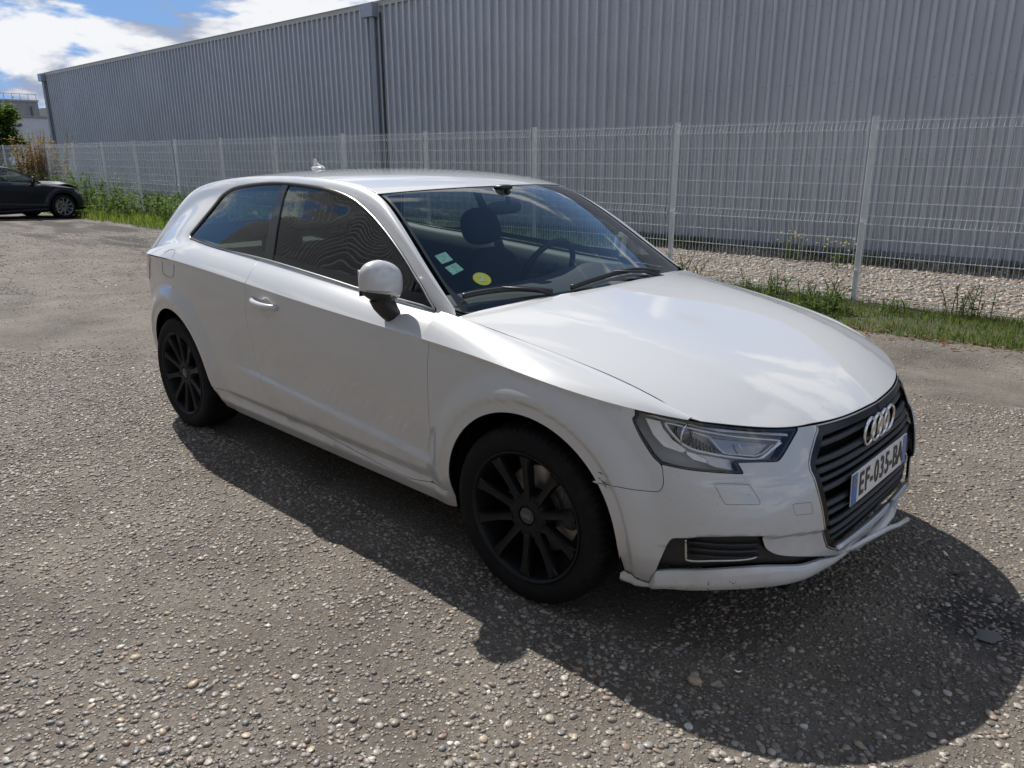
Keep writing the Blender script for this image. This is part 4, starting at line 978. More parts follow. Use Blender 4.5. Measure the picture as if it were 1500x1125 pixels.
# door
door_low = join(uline(S1, uF, uR, TV), dR, sill_d, rev(dF))
uFu = u_at(UP, S1.at(dF[:1])[0, 0], 0); uRu = u_at(UP, S1.at(dR[:1])[0, 0], 0)
winlow = cr(bk('win_low')); wintop = cr(bk('win_top')); wintop[0] = winlow[0] + [0, .12]; 
drU = cr(bk('door_rear_up'))                       # from the belt down to the tornado line
drU[-1] = (uRu, 0)
belt_i = int(np.argmin(((winlow - drU[0]) ** 2).sum(1))); drU[0] = winlow[belt_i]
wl_door = winlow[belt_i:]                          # forwards to the pillar foot
door_up = join(uline(UP, uFu, uRu, 0), rev(drU), wl_door, vline(UP, wl_door[-1][0], wl_door[-1][1], 0)[-1:], [(uFu, 0)])
door_up = join([(uFu, 0)], uline(UP, uFu, uRu, 0), rev(drU), wl_door, cr([wl_door[-1], (wl_door[-1][0] * .6 + uFu * .4, wl_door[-1][1] * .5), (uFu, 0)]))
p1 = patch(S1, door_low, step=.016, noflange=onT); p2 = patch(UP, door_up, step=.022, noflange=onT)
DOORS = both([p1, p2], 'door', PAINT, CAR)
# front fender
aT = aF[int(np.argmin(np.abs(aF[:, 0] - 0)))] if 0 else None
fb = cr(bk('fb_gap')); hl_l = cr(bk('hl_left')); hl_b = cr(bk('hl_bottom')); hl_n = cr(bk('hl_notch')); hl_r = cr(bk('hl_right'))
hl_top0 = np.array([hl_l[-1][0], TV]); hl_top1 = np.array([hl_r[-1][0], TV]); fb[-1] = hl_l[0]; hl_b[0] = hl_l[0]
hl_n[0] = hl_b[-1]; hl_r[0] = hl_n[-1]
ia = int(np.argmin(((aF - fb[0]) ** 2).sum(1))); fb[0] = aF[ia]
P_ = S1.at(aF); arch_fender = aF[:ia + 1]         # starts at the rear foot of the arch
P0 = S1.at(arch_fender); j = int(np.argmax(P0[:, 2] > .288)); arch_fender = arch_fender[j:]
sill_f = cut(sill, dB1, None); sill_f[-1] = arch_fender[0]
fender_low = join(uline(S1, hl_top0[0], uF, TV), dF, sill_f, arch_fender, fb, hl_l[:-1])
fl = patch(S1, fender_low, step=.014, noflange=onT)
g_uF = u_at(S2, S1.at(dF[:1])[0, 0], 0); g_u0 = u_at(S2, S1.at(hl_top0[None])[0, 0], 0)
gap_u = u_at(S2, .515, S2.V)
g_u5 = u_at(S2, .505, 0)
fender_up = join(uline(S2, g_uF, g_u5, 0), uline(S2, gap_u, S2.U - .02, S2.V), vline(S2, S2.U - .02, S2.V, 0)[1:-1], [(S2.U - .02, 0)])
fu = patch(S2, fender_up, step=.02, noflange=onT)
FENDERS = both([fl, fu], 'front_fender', PAINT, CAR)
# small filler between fender and pillar foot is part of the side frame below
# sill
sl0 = S1.at(aR); 
ar_foot = aR[int(np.argmax(sl0[:, 2] < 0)) - 1]
arr = S1.inv([(-2.23, .315), (-2.215, .26), (-2.20, .208)], lim=lambda P, N: P[:, 1] > .3)
sb = join(rev(sillr), sill, [arch_fender[0]])
aff = S1.inv([(-.372, .25), (-.375, .207)], lim=lambda P, N: P[:, 1] > .3)
bot = uline(S1, aff[1][0], arr[2][0], 0.02)
sill_poly = join(cr(arr[:1]), sb[1:], aff, bot, rev(arr)[:-1])
both(patch(S1, sill_poly, step=.03), 'side_sill', PAINT, CAR)
# rear quarter, lower part
RX = -3.02
rearcut = S1.inv([(-2.99, z) for z in np.linspace(.40, .94, 12)], lim=lambda P, N: P[:, 1] > .3)
aRr = cut(aR, None, None); PR = S1.at(aRr); k0 = int(np.argmax(PR[:, 0] * 0 + (PR[:, 0] < -2.601)))
front_half = [p for p, q in zip(aRr, PR) if q[2] > .315]      # whole arch above the sill
front_half = np.array(front_half)
if S1.at(front_half[:1])[0, 0] < S1.at(front_half[-1:])[0, 0]: front_half = rev(front_half)   # from front foot back to rear foot
ex = S1.inv([(-2.97, .42)], lim=lambda P, N: P[:, 1] > .3)
quarter_low = join(uline(S1, uR, rearcut[-1][0], TV), rev(rearcut)[1:], [front_half[-1]], rev(front_half)[1:], sillr[::-1][1:-1], [dB0], rev(dR)[1:-1])
ql = patch(S1, quarter_low, step=.018, noflange=onT)
# upper part with the window opening and the side frame up to the rail
HATCH_U = 9.35
fr0 = vline(UP, .02, wl_door[-1][1], UP.V)
ruv = u_at(UP, -3.02, 0)
frame_poly = join(winlow[:belt_i + 1][::-1], wintop, [winlow[-1]], [(.02, winlow[-1][1])], vline(UP, .02, winlow[-1][1], UP.V)[1:],
                  uline(UP, .05, UP.U, UP.V, 130), vline(UP, UP.U, UP.V, 0)[1:], uline(UP, UP.U, uRu, 0), rev(drU)[1:-1])
fuel = cr(join(bk('fuel')[:-1]), False)
qu = patch(UP, frame_poly, step=.026, noflange=onT)
# foot between fender rear end and pillar
foot = join([(0.0, 0)], uline(UP, 0, uFu, 0, 6), cr([(uFu, 0), (wl_door[-1][0] * .6 + uFu * .4, wl_door[-1][1] * .5), wl_door[-1]])[1:], [(.0, wl_door[-1][1])])
ft = patch(UP, foot, step=.03, noflange=onT)
QUARTERS = both([ql, qu, ft], 'rear_quarter_panel', PAINT, CAR)
for q in QUARTERS: q['label'] = 'one-piece white side frame from the windscreen pillar to the rear wing'
# hood
hx = [.52, .4, .2, 0, -.2, -.40]
edge_r = np.array([(x, float(ip(x, GX, GW)[0])) for x in np.linspace(.505, -.405, 40)])
rear = cr([(-.405, .768), (-.395, .66), (-.36, .52), (-.305, .28), (-.287, .12), (-.283, 0)])
fe = S1.at(uline(S1, 0, S1.inv([(.515, float(tz(.515)[0]))], lim=lambda P, N: P[:, 1] > .3)[0][0], TV, 60))
front = np.array([(p[0] - .004, p[1]) for p in fe])
front = front[front[:, 1] < .688]
half = np.concatenate([front, edge_r[edge_r[:, 0] < front[-1][0] - .01], rear[1:]])
hood_poly = np.concatenate([half, (half * [1, -1])[::-1][1:-1]])
hV, hF, hN, hM = patch(HOOD, hood_poly, step=.018, gap=.0042, flange=.014)
HOODO = panel_obj('hood', hV, hF, PAINT, CAR, hN, hM)
# front bumper
gr = cr(bk('grille')); gr_t = np.array([gr[0][0], TV]); ZB = .287
gb = cr(np.array([gr[-1]] + [S1.inv([(w, z)], f=lambda P: P[:, [1, 2]], lim=lambda P, N: P[:, 0] > .6)[0] for w, z in ((.345, .303), (.25, .297), (.12, .292), (.0, .29))]))
gb[-1][0] = 0
fog_u = cr(bk('fog')); fog_lo = cr(bk('fog_low')); fog_le = cr(bk('fog_left')); fog_le[0] = fog_lo[0]; fog_le[-1] = fog_u[0]
fog_c = [S1.inv([(w, z)], f=lambda P: P[:, [1, 2]], lim=lambda P, N: P[:, 0] > .6)[0] for w, z in ((.25, .268), (.12, .263), (.0, .262))]; fog_c[-1][0] = 0
fog_cb = [S1.inv([(w, z)], f=lambda P: P[:, [1, 2]], lim=lambda P, N: P[:, 0] > .6)[0] for w, z in ((.25, .262), (.12, .257), (.0, .256))]; fog_cb[-1][0] = 0
crack = cr(bk('crack')); arch_b = aF[ia:]; PB = S1.at(arch_b); arch_b = arch_b[PB[:, 2] > .235]
crack = cr(S1.inv([(.352, .245), (.385, .236), (.418, .228), (.448, .222), (.458, .238)], lim=lambda P, N: P[:, 1] > .3)); crack[-1] = fog_lo[0] + [.015, -.01]
arch_b = arch_b[S1.at(arch_b)[:, 2] > .255]
bump_poly = join([hl_top1], hl_r[::-1], hl_n[::-1], hl_b[::-1], fb[::-1][1:], arch_b[1:], crack, fog_le, fog_u[1:], cr([fog_u[-1]] + fog_c)[1:], gb[::-1], gr[::-1], [gr_t])
# crease above the fog opening: surface steps in below it
bc_l = S1.at(bk('bump_crease'))
_old = S1.disp
def d_front(P):
    d = _old(P); x, w, z = P[:, 0], P[:, 1], P[:, 2]
    zc = ip(w, [.0, .41, .506, .608, .722, .775, .80], [.392, .396, .411, .421, .430, .414, .38])
    f = sstep(x, .47, .56) * sstep(w, .33, .42)
    d = d - .010 * f * sstep(zc - z, 0, .012) * (1 - .6 * sstep(zc - z, .03, .10))
    # shadow gap under the headlight: shelf
    zs = .560; f2 = sstep(x, .5, .62) * sstep(w, .38, .44)
    d = d - .006 * f2 * sstep(z - zs, 0, .03)
    return d
S1.disp = d_front; S1._g = None
bp_ = patch(S1, bump_poly, step=.012, noflange=mid(lambda P: np.zeros(len(P), bool)))
BUMPER = both(bp_, 'front_bumper', PAINT, CAR, joined=True)
# lip under the bumper (broken away on the far side)
lipb = uline(S1, 0, S1.inv([(.36, .20)], lim=lambda P, N: P[:, 1] > .3)[0][0], 0.0, 60)
lip_top = join(crack, [fog_lo[0]], fog_lo, cr([fog_lo[-1]] + fog_cb)[1:])
lt = S1.at(even(S1, lip_top, .02, False)); lt = lt[1:] ; 
def lip_mesh(side):
    V = []; N = []; rows = 9; n = len(lt)
    for i, p in enumerate(lt):
        if side > 0 and p[1] > .075: continue
        w = p[1]; x = p[0]; t = sstep(np.array([w]), .78, .60)[0]
        s_ = w * side
        nx, nw = (x + .05) / 1.0, w / .9; q = (nx ** 1.9, nw ** 1.9); L = math.hypot(*q); nx, nw = q[0] / L, q[1] / L
        zb = float(ip(x, [.35, .385, .418, .448, .482, .576, .656, .704, .745, .78, .807, .83, .855], [.204, .198, .200, .203, .216, .234, .248, .252, .252, .248, .244, .248, .250])[0])
        if side > 0: zb += .3 * w
        drop = max(p[2] - zb, .004); k_ = min(1., drop / .05)
        prof = [(-.010, 0), (.001, 0), (.006 * k_, -.12), (.010 * k_, -.35), (.012 * k_, -.62), (.010 * k_, -.82), (.002 * k_, -.97), (-.012, -1.0), (-.05, -.96)]
        for o, f in prof: V.append((x + nx * o, (w + nw * o) * side, p[2] + drop * f))
    m = len(V) // rows; F = []
    for i in range(m - 1):
        for k in range(rows - 1):
            a = i * rows + k; f = (a, a + 1, a + rows + 1, a + rows); F.append(f if side > 0 else f[::-1])
    return V, F, m, rows
mb = MB(); Vr, Fr, m_, rows = lip_mesh(-1); mb.add(Vr, Fr)
Vl, Fl, ml, _ = lip_mesh(1)
if ml > 1: mb.add(Vl, Fl)
lip = mb.build('bumper_lip', PAINT, CAR, auto=40); lip['label'] = 'cracked white lip hanging off the lower edge of the bumper'
bm = bmesh.new(); bm.from_mesh(lip.data); bmesh.ops.remove_doubles(bm, verts=bm.verts, dist=1e-4); bmesh.ops.recalc_face_normals(bm, faces=bm.faces); bm.to_mesh(lip.data); bm.free()
cq = S1.at(even(S1, crack[:-6], .008, False)); mb = MB(); mb.tube([(p[0] + .004 + .002 * math.sin(k * 1.7), -p[1] - .003, p[2] + .002 * math.sin(k * 2.3)) for k, p in enumerate(cq)], [.0008 + .0010 * abs(math.sin(k * .7)) for k in range(len(cq))], 4); mb.build('crack_line', mat('crack_dark', (.01, .01, .01), .9), CAR)
mb = MB(); mb.tube([(.815, -.365, .272), (.85, -.22, .262), (.872, -.10, .262), (.89, .0, .262), (.91, .05, .265), (.92, .11, .268)], [.006, .008, .009, .008, .007, .007], 6, flat=1.3)
t_ = mb.build('loose_trim_strip', PAINT, CAR, True); t_['label'] = 'thin white strip torn loose and sticking out below the grille'
mb = MB(); mb.tube([(.84, -.16, .235), (.868, -.03, .262), (.872, .06, .287), (.862, .13, .305)], [.012, .017, .018, .016], 8, flat=.8)
t_ = mb.build('broken_lip_end', PAINT, CAR, True)
# headlights
hl_poly = join(hl_l, [hl_top0], uline(S1, hl_top0[0], hl_top1[0], TV), hl_r[::-1], hl_n[::-1], hl_b[::-1][:-1])
hl_out = inset(S1, even(S1, hl_poly, .010), .0035)
lV = patch(S1, hl_out, step=.02, gap=0, flange=.02, off=-.004)
LENSES = both(lV, 'headlight', LENS, CAR)
hl_in = inset(S1, hl_out, .012)
bz = ring_between(S1, hl_out, hl_in, -.0065)
bk_ = patch(S1, hl_out, step=.03, gap=.0, flange=0, off=-.060)
for i, s_ in enumerate((-1, 1)):
    H = LENSES[i]
    both(bz, 'black_border', GLOSSB, H, (s_,))
    both(bk_, 'reflector_bowl', mat('lamp_bowl', (.58, .585, .59), .4), H, (s_,))
HLB = np.array(hl_out)
def s1p(uvs, off):
    uvs = np.atleast_2d(np.array(uvs, float)); return S1.at(uvs) + S1.nrm(uvs) * off
# number details inside the lamps come from lamp_parts (see below)
# grille
gh = join(gr, gb[1:]); gh_m = gh            # half outline from top corner down to the bottom middle
top_half = uline(S1, 0, gr[0][0], TV, 40)
def ringhalf(w_in, h, bulge=0., w_out=0.):
    full = join(top_half, gr, gb[1:])        # centre top -> corner -> bottom centre
    L = even(S1, full, .012, False)
    # offsets on the surface; the middle points stay on w=0
    P = S1.at(L); N = S1.nrm(L); t = np.gradient(P, axis=0); t /= np.linalg.norm(t, axis=1)[:, None]
    b = np.cross(N, t); cen = np.array([.83, 0, .5]); sgn = np.sign(((cen - P) * b).sum(1)); b *= sgn[:, None]
    b[0] = (0, 0, -1); b[-1] = (0, 0, 1)
    rows = 5; V = []; NN = []
    for k in range(rows):
        q = k / (rows - 1); V.append(P + b * (w_out + (w_in - w_out) * q) + N * (h + bulge * math.sin(math.pi * q))); m2 = N + b * (q - .5) * (2.0 if bulge else 0); NN.append(m2 / np.linalg.norm(m2, axis=1)[:, None])
    n = len(L); F = []; V = np.concatenate(V); NN = np.concatenate(NN)
    for k in range(rows - 1):
        for i in range(n - 1):
            f = (k * n + i, k * n + i + 1, (k + 1) * n + i + 1, (k + 1) * n + i); fn = np.cross(V[f[1]] - V[f[0]], V[f[2]] - V[f[0]])
            F.append(f if fn @ NN[f[0]] >= 0 else f[::-1])
    return V, F, NN
GRL = empty('front_grille', (0, 0, 0), parent=CAR)
both(ringhalf(.006, -.001, .003, .001), 'chrome_frame', SATIN, GRL, joined=True)
both(ringhalf(.030, -.004, 0, .008), 'inner_frame', GLOSSB, GRL, joined=True)
both(ringhalf(.034, -.028, 0, .028), 'frame_wall', BLACKP, GRL, joined=True)
GWX = np.linspace(0, .45, 16); GZX = np.linspace(.28, .68, 14)
GXT = S1.at(S1.inv([(w, z) for w in GWX for z in GZX], f=lambda P: P[:, [1, 2]], lim=lambda P, N: P[:, 0] > .6))[:, 0].reshape(16, 14)
def gx(w, z):
    """x of the bumper skin at (w, z)"""
    return float(np.interp(abs(w), GWX, [np.interp(z, GZX, GXT[i]) for i in range(len(GWX))]))
def gw(z):
    P = S1.at(join(gr, gb[1:])); P = P[P[:, 1] > .3]; return float(np.interp(z, P[::-1, 2], P[::-1, 1]))
mbk = MB(); nz, nw_ = 16, 24; V = []
for i in range(nz + 1):
    z = .29 + (.705 - .29) * i / nz
    W_ = .43
    for j in range(nw_ + 1):
        w = -W_ + 2 * W_ * j / nw_; V.append((.80 - .055 - .16 * (w ** 2) + .045 * (1 - ((z - .45) / .25) ** 2), w, z))
mbk.add(V, [(i * (nw_ + 1) + j, i * (nw_ + 1) + j + 1, (i + 1) * (nw_ + 1) + j + 1, (i + 1) * (nw_ + 1) + j) for i in range(nz) for j in range(nw_)])
mbk.build('grille_backing', VOID, GRL, True)
SLAT = mat('grille_slat', (.030, .033, .038), .42)
for z0, hgt in ((.661, .013), (.634, .013), (.590, .013), (.563, .013), (.535, .010), (.505, .012), (.455, .012), (.425, .011), (.385, .012), (.352, .012), (.322, .010)):
    W_ = min(gw(z0), .44) - .016; pts = []
    for w in np.linspace(-W_, W_, 25):
        e = (abs(w) / W_)
        pts.append((gx(min(abs(w), W_), z0) - .030 - .006 * (1 - e), w, z0 + .006 * (1 - e * e) * (1 if z0 > .5 else 0)))
    mb = MB(); mb.tube(pts, hgt, 8, flat=.85, up=(0, 0, 1)); mb.build('slat', SLAT, GRL, True)
# silver lower edge of the grille
mb = MB(); pts = [(gx(min(abs(w), .33), .30) - .004, w, .303 - .004 * (1 - (w / .33) ** 2)) for w in np.linspace(-.335, .335, 21)]
mb.tube(pts, .013, 8, flat=.8); mb.build('lower_trim', mat('silver_trim', (.55, .56, .58), .3, .8), GRL, True)
# four ring emblem
rings = MB(); RC = (.818, 0, .622)
for k in range(4):
    c = (k - 1.5) * .0605
    pts = [(RC[0] + .010 * (1 if 0 else 0) - .25 * c * c, c + .0445 * math.cos(a), RC[2] + .0445 * math.sin(a)) for a in np.linspace(0, 2 * math.pi, 40, endpoint=False)]
    rings.tube(pts, .0062, 8, close=True, up=(1, 0, 0))
EMB = rings.build('ring_emblem', CHROME, GRL, True); EMB['label'] = 'emblem of four interlocked chrome rings'
# number plate
PL = MB(); PL.box((.838, 0, .472), (.006, .520, .110), Matrix.Rotation(math.radians(-3), 3, 'Y'), .003)
PLATE = PL.build('number_plate', mat('plate_white', (.74, .75, .75), .25, coat=.6), CAR, auto=30)
PLATE['label'] = 'white plate reading EF-035-BA with blue end bands'
BLUE = mat('plate_blue', (.004, .12, .42), .3); INK = mat('plate_ink', (.012, .012, .012), .4); WHT = mat('plate_print_white', (.8, .8, .8), .4)
def text(name, s_, size, m_, parent, loc, xs=1., ext=.0006, bold=0., rot=None):
    cu = bpy.data.curves.new(name, 'FONT'); cu.body = s_; cu.size = size; cu.align_x = 'CENTER'; cu.align_y = 'CENTER'; cu.extrude = ext; cu.offset = bold; cu.resolution_u = 4
    o = bpy.data.objects.new(name + '_tmp', cu); COL.objects.link(o); dg = bpy.context.evaluated_depsgraph_get(); me = bpy.data.meshes.new_from_object(o.evaluated_get(dg)); bpy.data.objects.remove(o)
    me.name = name; me.materials.clear(); me.materials.append(m_); q = bpy.data.objects.new(name, me); COL.objects.link(q); q.parent = parent
    q.matrix_local = Matrix.Translation(loc) @ (rot or Matrix(((0, 0, 1, 0), (1, 0, 0, 0), (0, 1, 0, 0), (0, 0, 0, 1)))) @ Matrix.Diagonal((xs, 1, 1, 1))
    return q
tilt = Matrix.Rotation(math.radians(-3), 4, 'Y') @ Matrix(((0, 0, 1, 0), (1, 0, 0, 0), (0, 1, 0, 0), (0, 0, 0, 1)))
for s_, y in (('E', -.180), ('F', -.129), ('-', -.088), ('0', -.043), ('3', .008), ('5', .058), ('-', .096), ('B', .138), ('A', .190)):
    text('plate_character', s_, .108, INK, PLATE, (.8422, y, .471), .78, .0005, .0022, rot=tilt)
mb = MB(); mb.box((.8413, -.238, .472), (.001, .042, .104), Matrix.Rotation(math.radians(-3), 3, 'Y')); mb.build('blue_band', BLUE, PLATE)
mb = MB(); mb.box((.8413, .238, .472), (.001, .040, .104), Matrix.Rotation(math.radians(-3), 3, 'Y')); mb.build('blue_band', mat('plate_blue_pale', (.10, .16, .42), .3), PLATE)
text('plate_letter', 'F', .026, WHT, PLATE, (.8425, -.238, .437), .9, .0003, .0006, rot=tilt)
mb = MB()
for k in range(12):
    a = k * math.pi / 6; mb.box((.8419, -.238 + .013 * math.cos(a), .500 + .013 * math.sin(a)), (.0006, .003, .003))
mb.build('star_ring', mat('plate_yellow', (.8, .6, .05), .4), PLATE)
# fog opening
fogp = join(fog_le, fog_u[1:], cr([fog_u[-1]] + fog_c)[1:], rev(cr([fog_lo[-1]] + fog_cb)), rev(fog_lo)[1:-1])
FOG = both(patch(S1, fogp, step=.03, gap=-.004, flange=0, off=-.022, noflange=mid(lambda P: P[:, 1] < -1)), 'lower_intake', BLACKP, CAR)
# fog wall
ft_uv = cr(bk('fog_trim'))
for i, s_ in enumerate((-1, 1)):
    P = S1.at(ft_uv) + S1.nrm(ft_uv) * .001; mb = MB(); mb.tube([(p[0], p[1] * s_, p[2]) for p in P], [.0042] * (len(P) - 3) + [.003, .002, .001], 6); mb.build('chrome_trim', SATIN, FOG[i], True)
    for k, z in enumerate((.392, .372, .352)):
        pts = []
        for w in np.linspace(.768, .635, 9):
            q = S1.inv([(w, z + .004 * 0)], f=lambda P: P[:, [1, 2]], lim=lambda P, N: P[:, 0] > .3); p = (S1.at(q) - S1.nrm(q) * .012)[0]; pts.append((p[0], p[1] * s_, p[2]))
        mb = MB(); mb.tube(pts, .006, 6, flat=.6); mb.build('slat', SLAT, FOG[i], True)
# scuffs where the fender meets the bumper, and chips along the lip
rs_ = np.random.default_rng(5); mb = MB()
for k in range(9):
    x0, z0 = .285 + rs_.uniform(0, .05), .545 + rs_.uniform(-.012, .035); L_ = rs_.uniform(.006, .022)
    q = S1.inv([(x0, z0), (x0 + L_, z0 - L_ * rs_.uniform(.2, .9))], lim=lambda P, N: P[:, 1] > .3); P = S1.at(q) + S1.nrm(q) * .0002
    mb.tube([(p[0], -p[1], p[2]) for p in P], rs_.uniform(.0005, .0016), 4)
for k in range(22):
    i = int(rs_.uniform(6, 40)); i = min(i, len(lt) - 1); p = lt[i]; mb.add(*supershape_s((p[0] + .014, -p[1] - .009, p[2] - rs_.uniform(.03, .055)), rs_.uniform(.0012, .003)))
mb.build('scuff_marks', mat('scuff_dark', (.05, .045, .04), .9), CAR)
# headlamp washer cover, towing eye cover: thin dark seams with a white cap in them
for nm, key in (('washer_cover', 'washer'), ('towing_eye_cover', 'tow')):
    lp = cr(bk(key), True, 4); lp = even(S1, lp, .006)
    if nm == 'towing_eye_cover': sd = (-1,)
    else: sd = (-1, 1)
    seam = ring_between(S1, inset(S1, lp, -.0009), inset(S1, lp, .0009), .0006)
    both(seam, nm, mat('thin_seam', (.05, .05, .05), .7), CAR, sd)
lp = cr(np.array([(p[0], p[1]) for p in bk('fuel')]), False)
# fuel flap on the right side: seam across shoulder and side
fz = [(-2.63, .985), (-2.60, 1.002), (-2.55, 1.006), (-2.52, .995), (-2.505, .972)]
q = UP.inv(fz, lim=lambda P, N: P[:, 1] > .3); s1q = S1.inv([(-2.505, .95), (-2.50, .915), (-2.505, .885), (-2.525, .868), (-2.57, .862), (-2.63, .862), (-2.66, .872), (-2.67, .89), (-2.668, .93), (-2.66, .955)], lim=lambda P, N: P[:, 1] > .3)
P = np.concatenate([UP.at(q) + UP.nrm(q) * .0004, S1.at(s1q) + S1.nrm(s1q) * .0004]); mb = MB(); mb.tube([(p[0], -p[1], p[2]) for p in P], .0011, 4, close=True); mb.build('fuel_flap_seam', mat('thin_seam', (.05, .05, .05), .7), CAR)
# ---- windows and side trims
WOUT = join(winlow, rev(wintop)[:-1]); WOUT = even(UP, WOUT, .012)
# round the sharp corners a little
for _ in range(2): WOUT = WOUT * .5 + (np.roll(WOUT, 1, 0) + np.roll(WOUT, -1, 0)) * .25
W1_ = inset(UP, WOUT, .0125); W2_ = inset(UP, WOUT, .030)
for _ in range(3): W2_ = W2_ * .4 + (np.roll(W2_, 1, 0) + np.roll(W2_, -1, 0)) * .3
both(ring_between(UP, inset(UP, WOUT, .0015), W1_, .001, .006), 'window_trim', SATIN, CAR)
both(ring_between(UP, W1_, W2_, -.002), 'window_seal', RUBBER, CAR)
bpf, bpr = cr(bk('bpil_f')), cr(bk('bpil_r'))
def splitwin(front):
    P = W2_; 
    def side(p, line):
        i = int(np.argmin(np.abs(line[:, 1] - p[1]))); return p[0] - line[i, 0]
    line = bpf if front else bpr
    ext = np.concatenate([[line[0] + (line[0] - line[2]) * 2], line, [line[-1] + (line[-1] - line[-3]) * 2]]) if line[0][1] > line[-1][1] else line
    s_ = np.array([side(p, ext) for p in P]); k = s_ < 0 if front else s_ > 0
    idx = [i for i in range(len(P)) if k[i]]
    # one run, cyclic
    st = next(i for i in idx if not k[i - 1]); run = []; i = st
    while k[i % len(P)]: run.append(P[i % len(P)]); i += 1
    a, b = run[-1], run[0]; ln = ext[(ext[:, 1] < max(a[1], b[1])) & (ext[:, 1] > min(a[1], b[1]))]
    if abs(ln[0][1] - a[1]) > abs(ln[-1][1] - a[1]): ln = ln[::-1]
    return join(run, ln)
wf, wr = splitwin(True), splitwin(False)
GF = both(patch(UP, wf, step=.04, gap=-.001, flange=0, off=-.006), 'door_window', TINT, CAR)
GR = both(patch(UP, wr, step=.04, gap=-.001, flange=0, off=-.005), 'quarter_window', TINT, CAR)
bpp = join(bpf, rev(bpr)); 
both(patch(UP, bpp, step=.03, gap=0, flange=.006, off=.0005), 'window_pillar', mat('pillar_black', (.02, .02, .022), .22, coat=.3), CAR)
mt = cr(bk('mirror_tri'), False); mtp = join(mt, winlow[-2:-1])
# ---- windscreen and roof
wt_ = cr(bk('ws_top')); ne = cr(bk('ws_near'))
ut = lambda v: float(ip(v if v < 3 else 6 - v, [0, .486, 1.2, 1.9, 3.0], [3.02, 2.965, 2.905, 2.867, 2.84])[0])
topl = np.array([(ut(v), v) for v in np.linspace(.07, 5.93, 60)])
ws_poly = join([(0.0, .07)], [(u, .07) for u in np.linspace(.05, 2.95, 40)], topl, [(u, 5.93) for u in np.linspace(2.95, .05, 40)], [(0.0, v) for v in np.linspace(5.93, .07, 40)])
def upr(pt, name, m_, parent): return panel_obj(name, pt[0], pt[1], m_, parent, pt[2], pt[3] if len(pt) > 3 else [0])
WS = upr(patch(TOP, ws_poly, step=.05, gap=.003, flange=0, off=-.003), 'windscreen', WSG, CAR)
wo = even(TOP, ws_poly, .02); wi = inset(TOP, wo, .028)
Pw = TOP.at(wo); gw_ = np.where(Pw[:, 2] < .99, .10, .024); gw_ = np.where((Pw[:, 2] > 1.32), .034, gw_)
for _ in range(4): gw_ = (np.roll(gw_, 1) + gw_ + np.roll(gw_, -1)) / 3
wi = inset(TOP, wo, gw_)
for _ in range(4): wi = (np.roll(wi, 1, 0) + wi + np.roll(wi, -1, 0)) / 3
upr(ring_between(TOP, inset(TOP, wo, .002), wi, -.0065), 'black_glass_border', mat('frit', (.008, .008, .009), .5), WS)
rf = join([(ut(v), v) for v in np.linspace(.02, 5.98, 60)], [(u, 5.98) for u in np.linspace(3.1, 8.2, 60)], [(8.25, v) for v in np.linspace(5.98, .02, 40)], [(u, .02) for u in np.linspace(8.2, 3.1, 60)])
ROOF = upr(patch(TOP, rf, step=.04, gap=.0022, flange=.012), 'roof', PAINT, CAR)
hg = join([(8.3, v) for v in np.linspace(.3, 5.7, 30)], [(9.9, v) for v in np.linspace(5.7, .3, 30)])
HT = upr(patch(TOP, join([(8.29, v) for v in np.linspace(.02, 5.98, 40)], [(10, v) for v in np.linspace(5.98, .02, 40)]), holes=[join([(8.75, v) for v in np.linspace(1.15, 4.85, 30)], [(9.75, v) for v in np.linspace(4.85, 1.15, 30)])], step=.04, gap=.002), 'tailgate', PAINT, CAR)
upr(patch(TOP, join([(8.72, v) for v in np.linspace(1.1, 4.9, 30)], [(9.78, v) for v in np.linspace(4.9, 1.1, 30)]), step=.06, gap=0, flange=0, off=-.008), 'rear_window', TINT, HT)
# rear: lower tailgate, bumper
PRc = S1.at(rearcut)
rb = join(uline(S1, rearcut[-1][0], S1.U, TV), vline(S1, S1.U, TV, .02), uline(S1, S1.U, front_half[-1][0] + .05, .02), [front_half[-1] + [0, -.0]], rearcut[1:])
rbm = both(patch(S1, join(uline(S1, rearcut[-1][0], S1.U, TV), vline(S1, S1.U, TV, 0.02)[1:], uline(S1, S1.U, S1.inv([(-2.96, .27)], lim=lambda P, N: P[:, 1] > .3)[0][0], .02)[1:], [front_half[-1]], rearcut[1:]), step=.03, gap=.002, noflange=mid(lambda P: P[:, 1] < -1)), 'rear_bumper', PAINT, CAR, joined=True)
ledge = MB(); A = S1.at(uline(S1, S1.inv([(-3.10, float(tz(-3.10)[0]))], lim=lambda P, N: P[:, 1] > .3)[0][0], S1.U, TV, 30)); Bq = TOP.at(np.array([(10, v) for v in np.linspace(.0, 3, 30)]))
Vv = []
for a, b in zip(A, Bq): Vv += [(a[0], a[1], a[2]), (b[0], abs(b[1]), b[2])]
for s_ in (-1, 1): ledge.add([(v[0], v[1] * s_, v[2]) for v in Vv], [((i * 2), (i * 2 + 1), (i * 2 + 3), (i * 2 + 2)) for i in range(29)])
ledge.build('tailgate_ledge', PAINT, CAR, True)
tl = S1.inv([(-2.875, .958), (-2.895, .90), (-2.935, .82), (-3.0, .80), (-3.10, .80)], lim=lambda P, N: P[:, 1] > .3)
tl2 = join(cr(tl), [(tl[-1][0] + 1.6, tl[-1][1]), (tl[-1][0] + 1.6, TV)], uline(S1, tl[-1][0] + 1.55, tl[0][0], TV - .01, 20))
both(patch(S1, tl2, step=.03, gap=0, flange=.004, off=.003), 'tail_light', mat('tail_lamp_red', (.32, .012, .018), .12, coat=1), CAR)

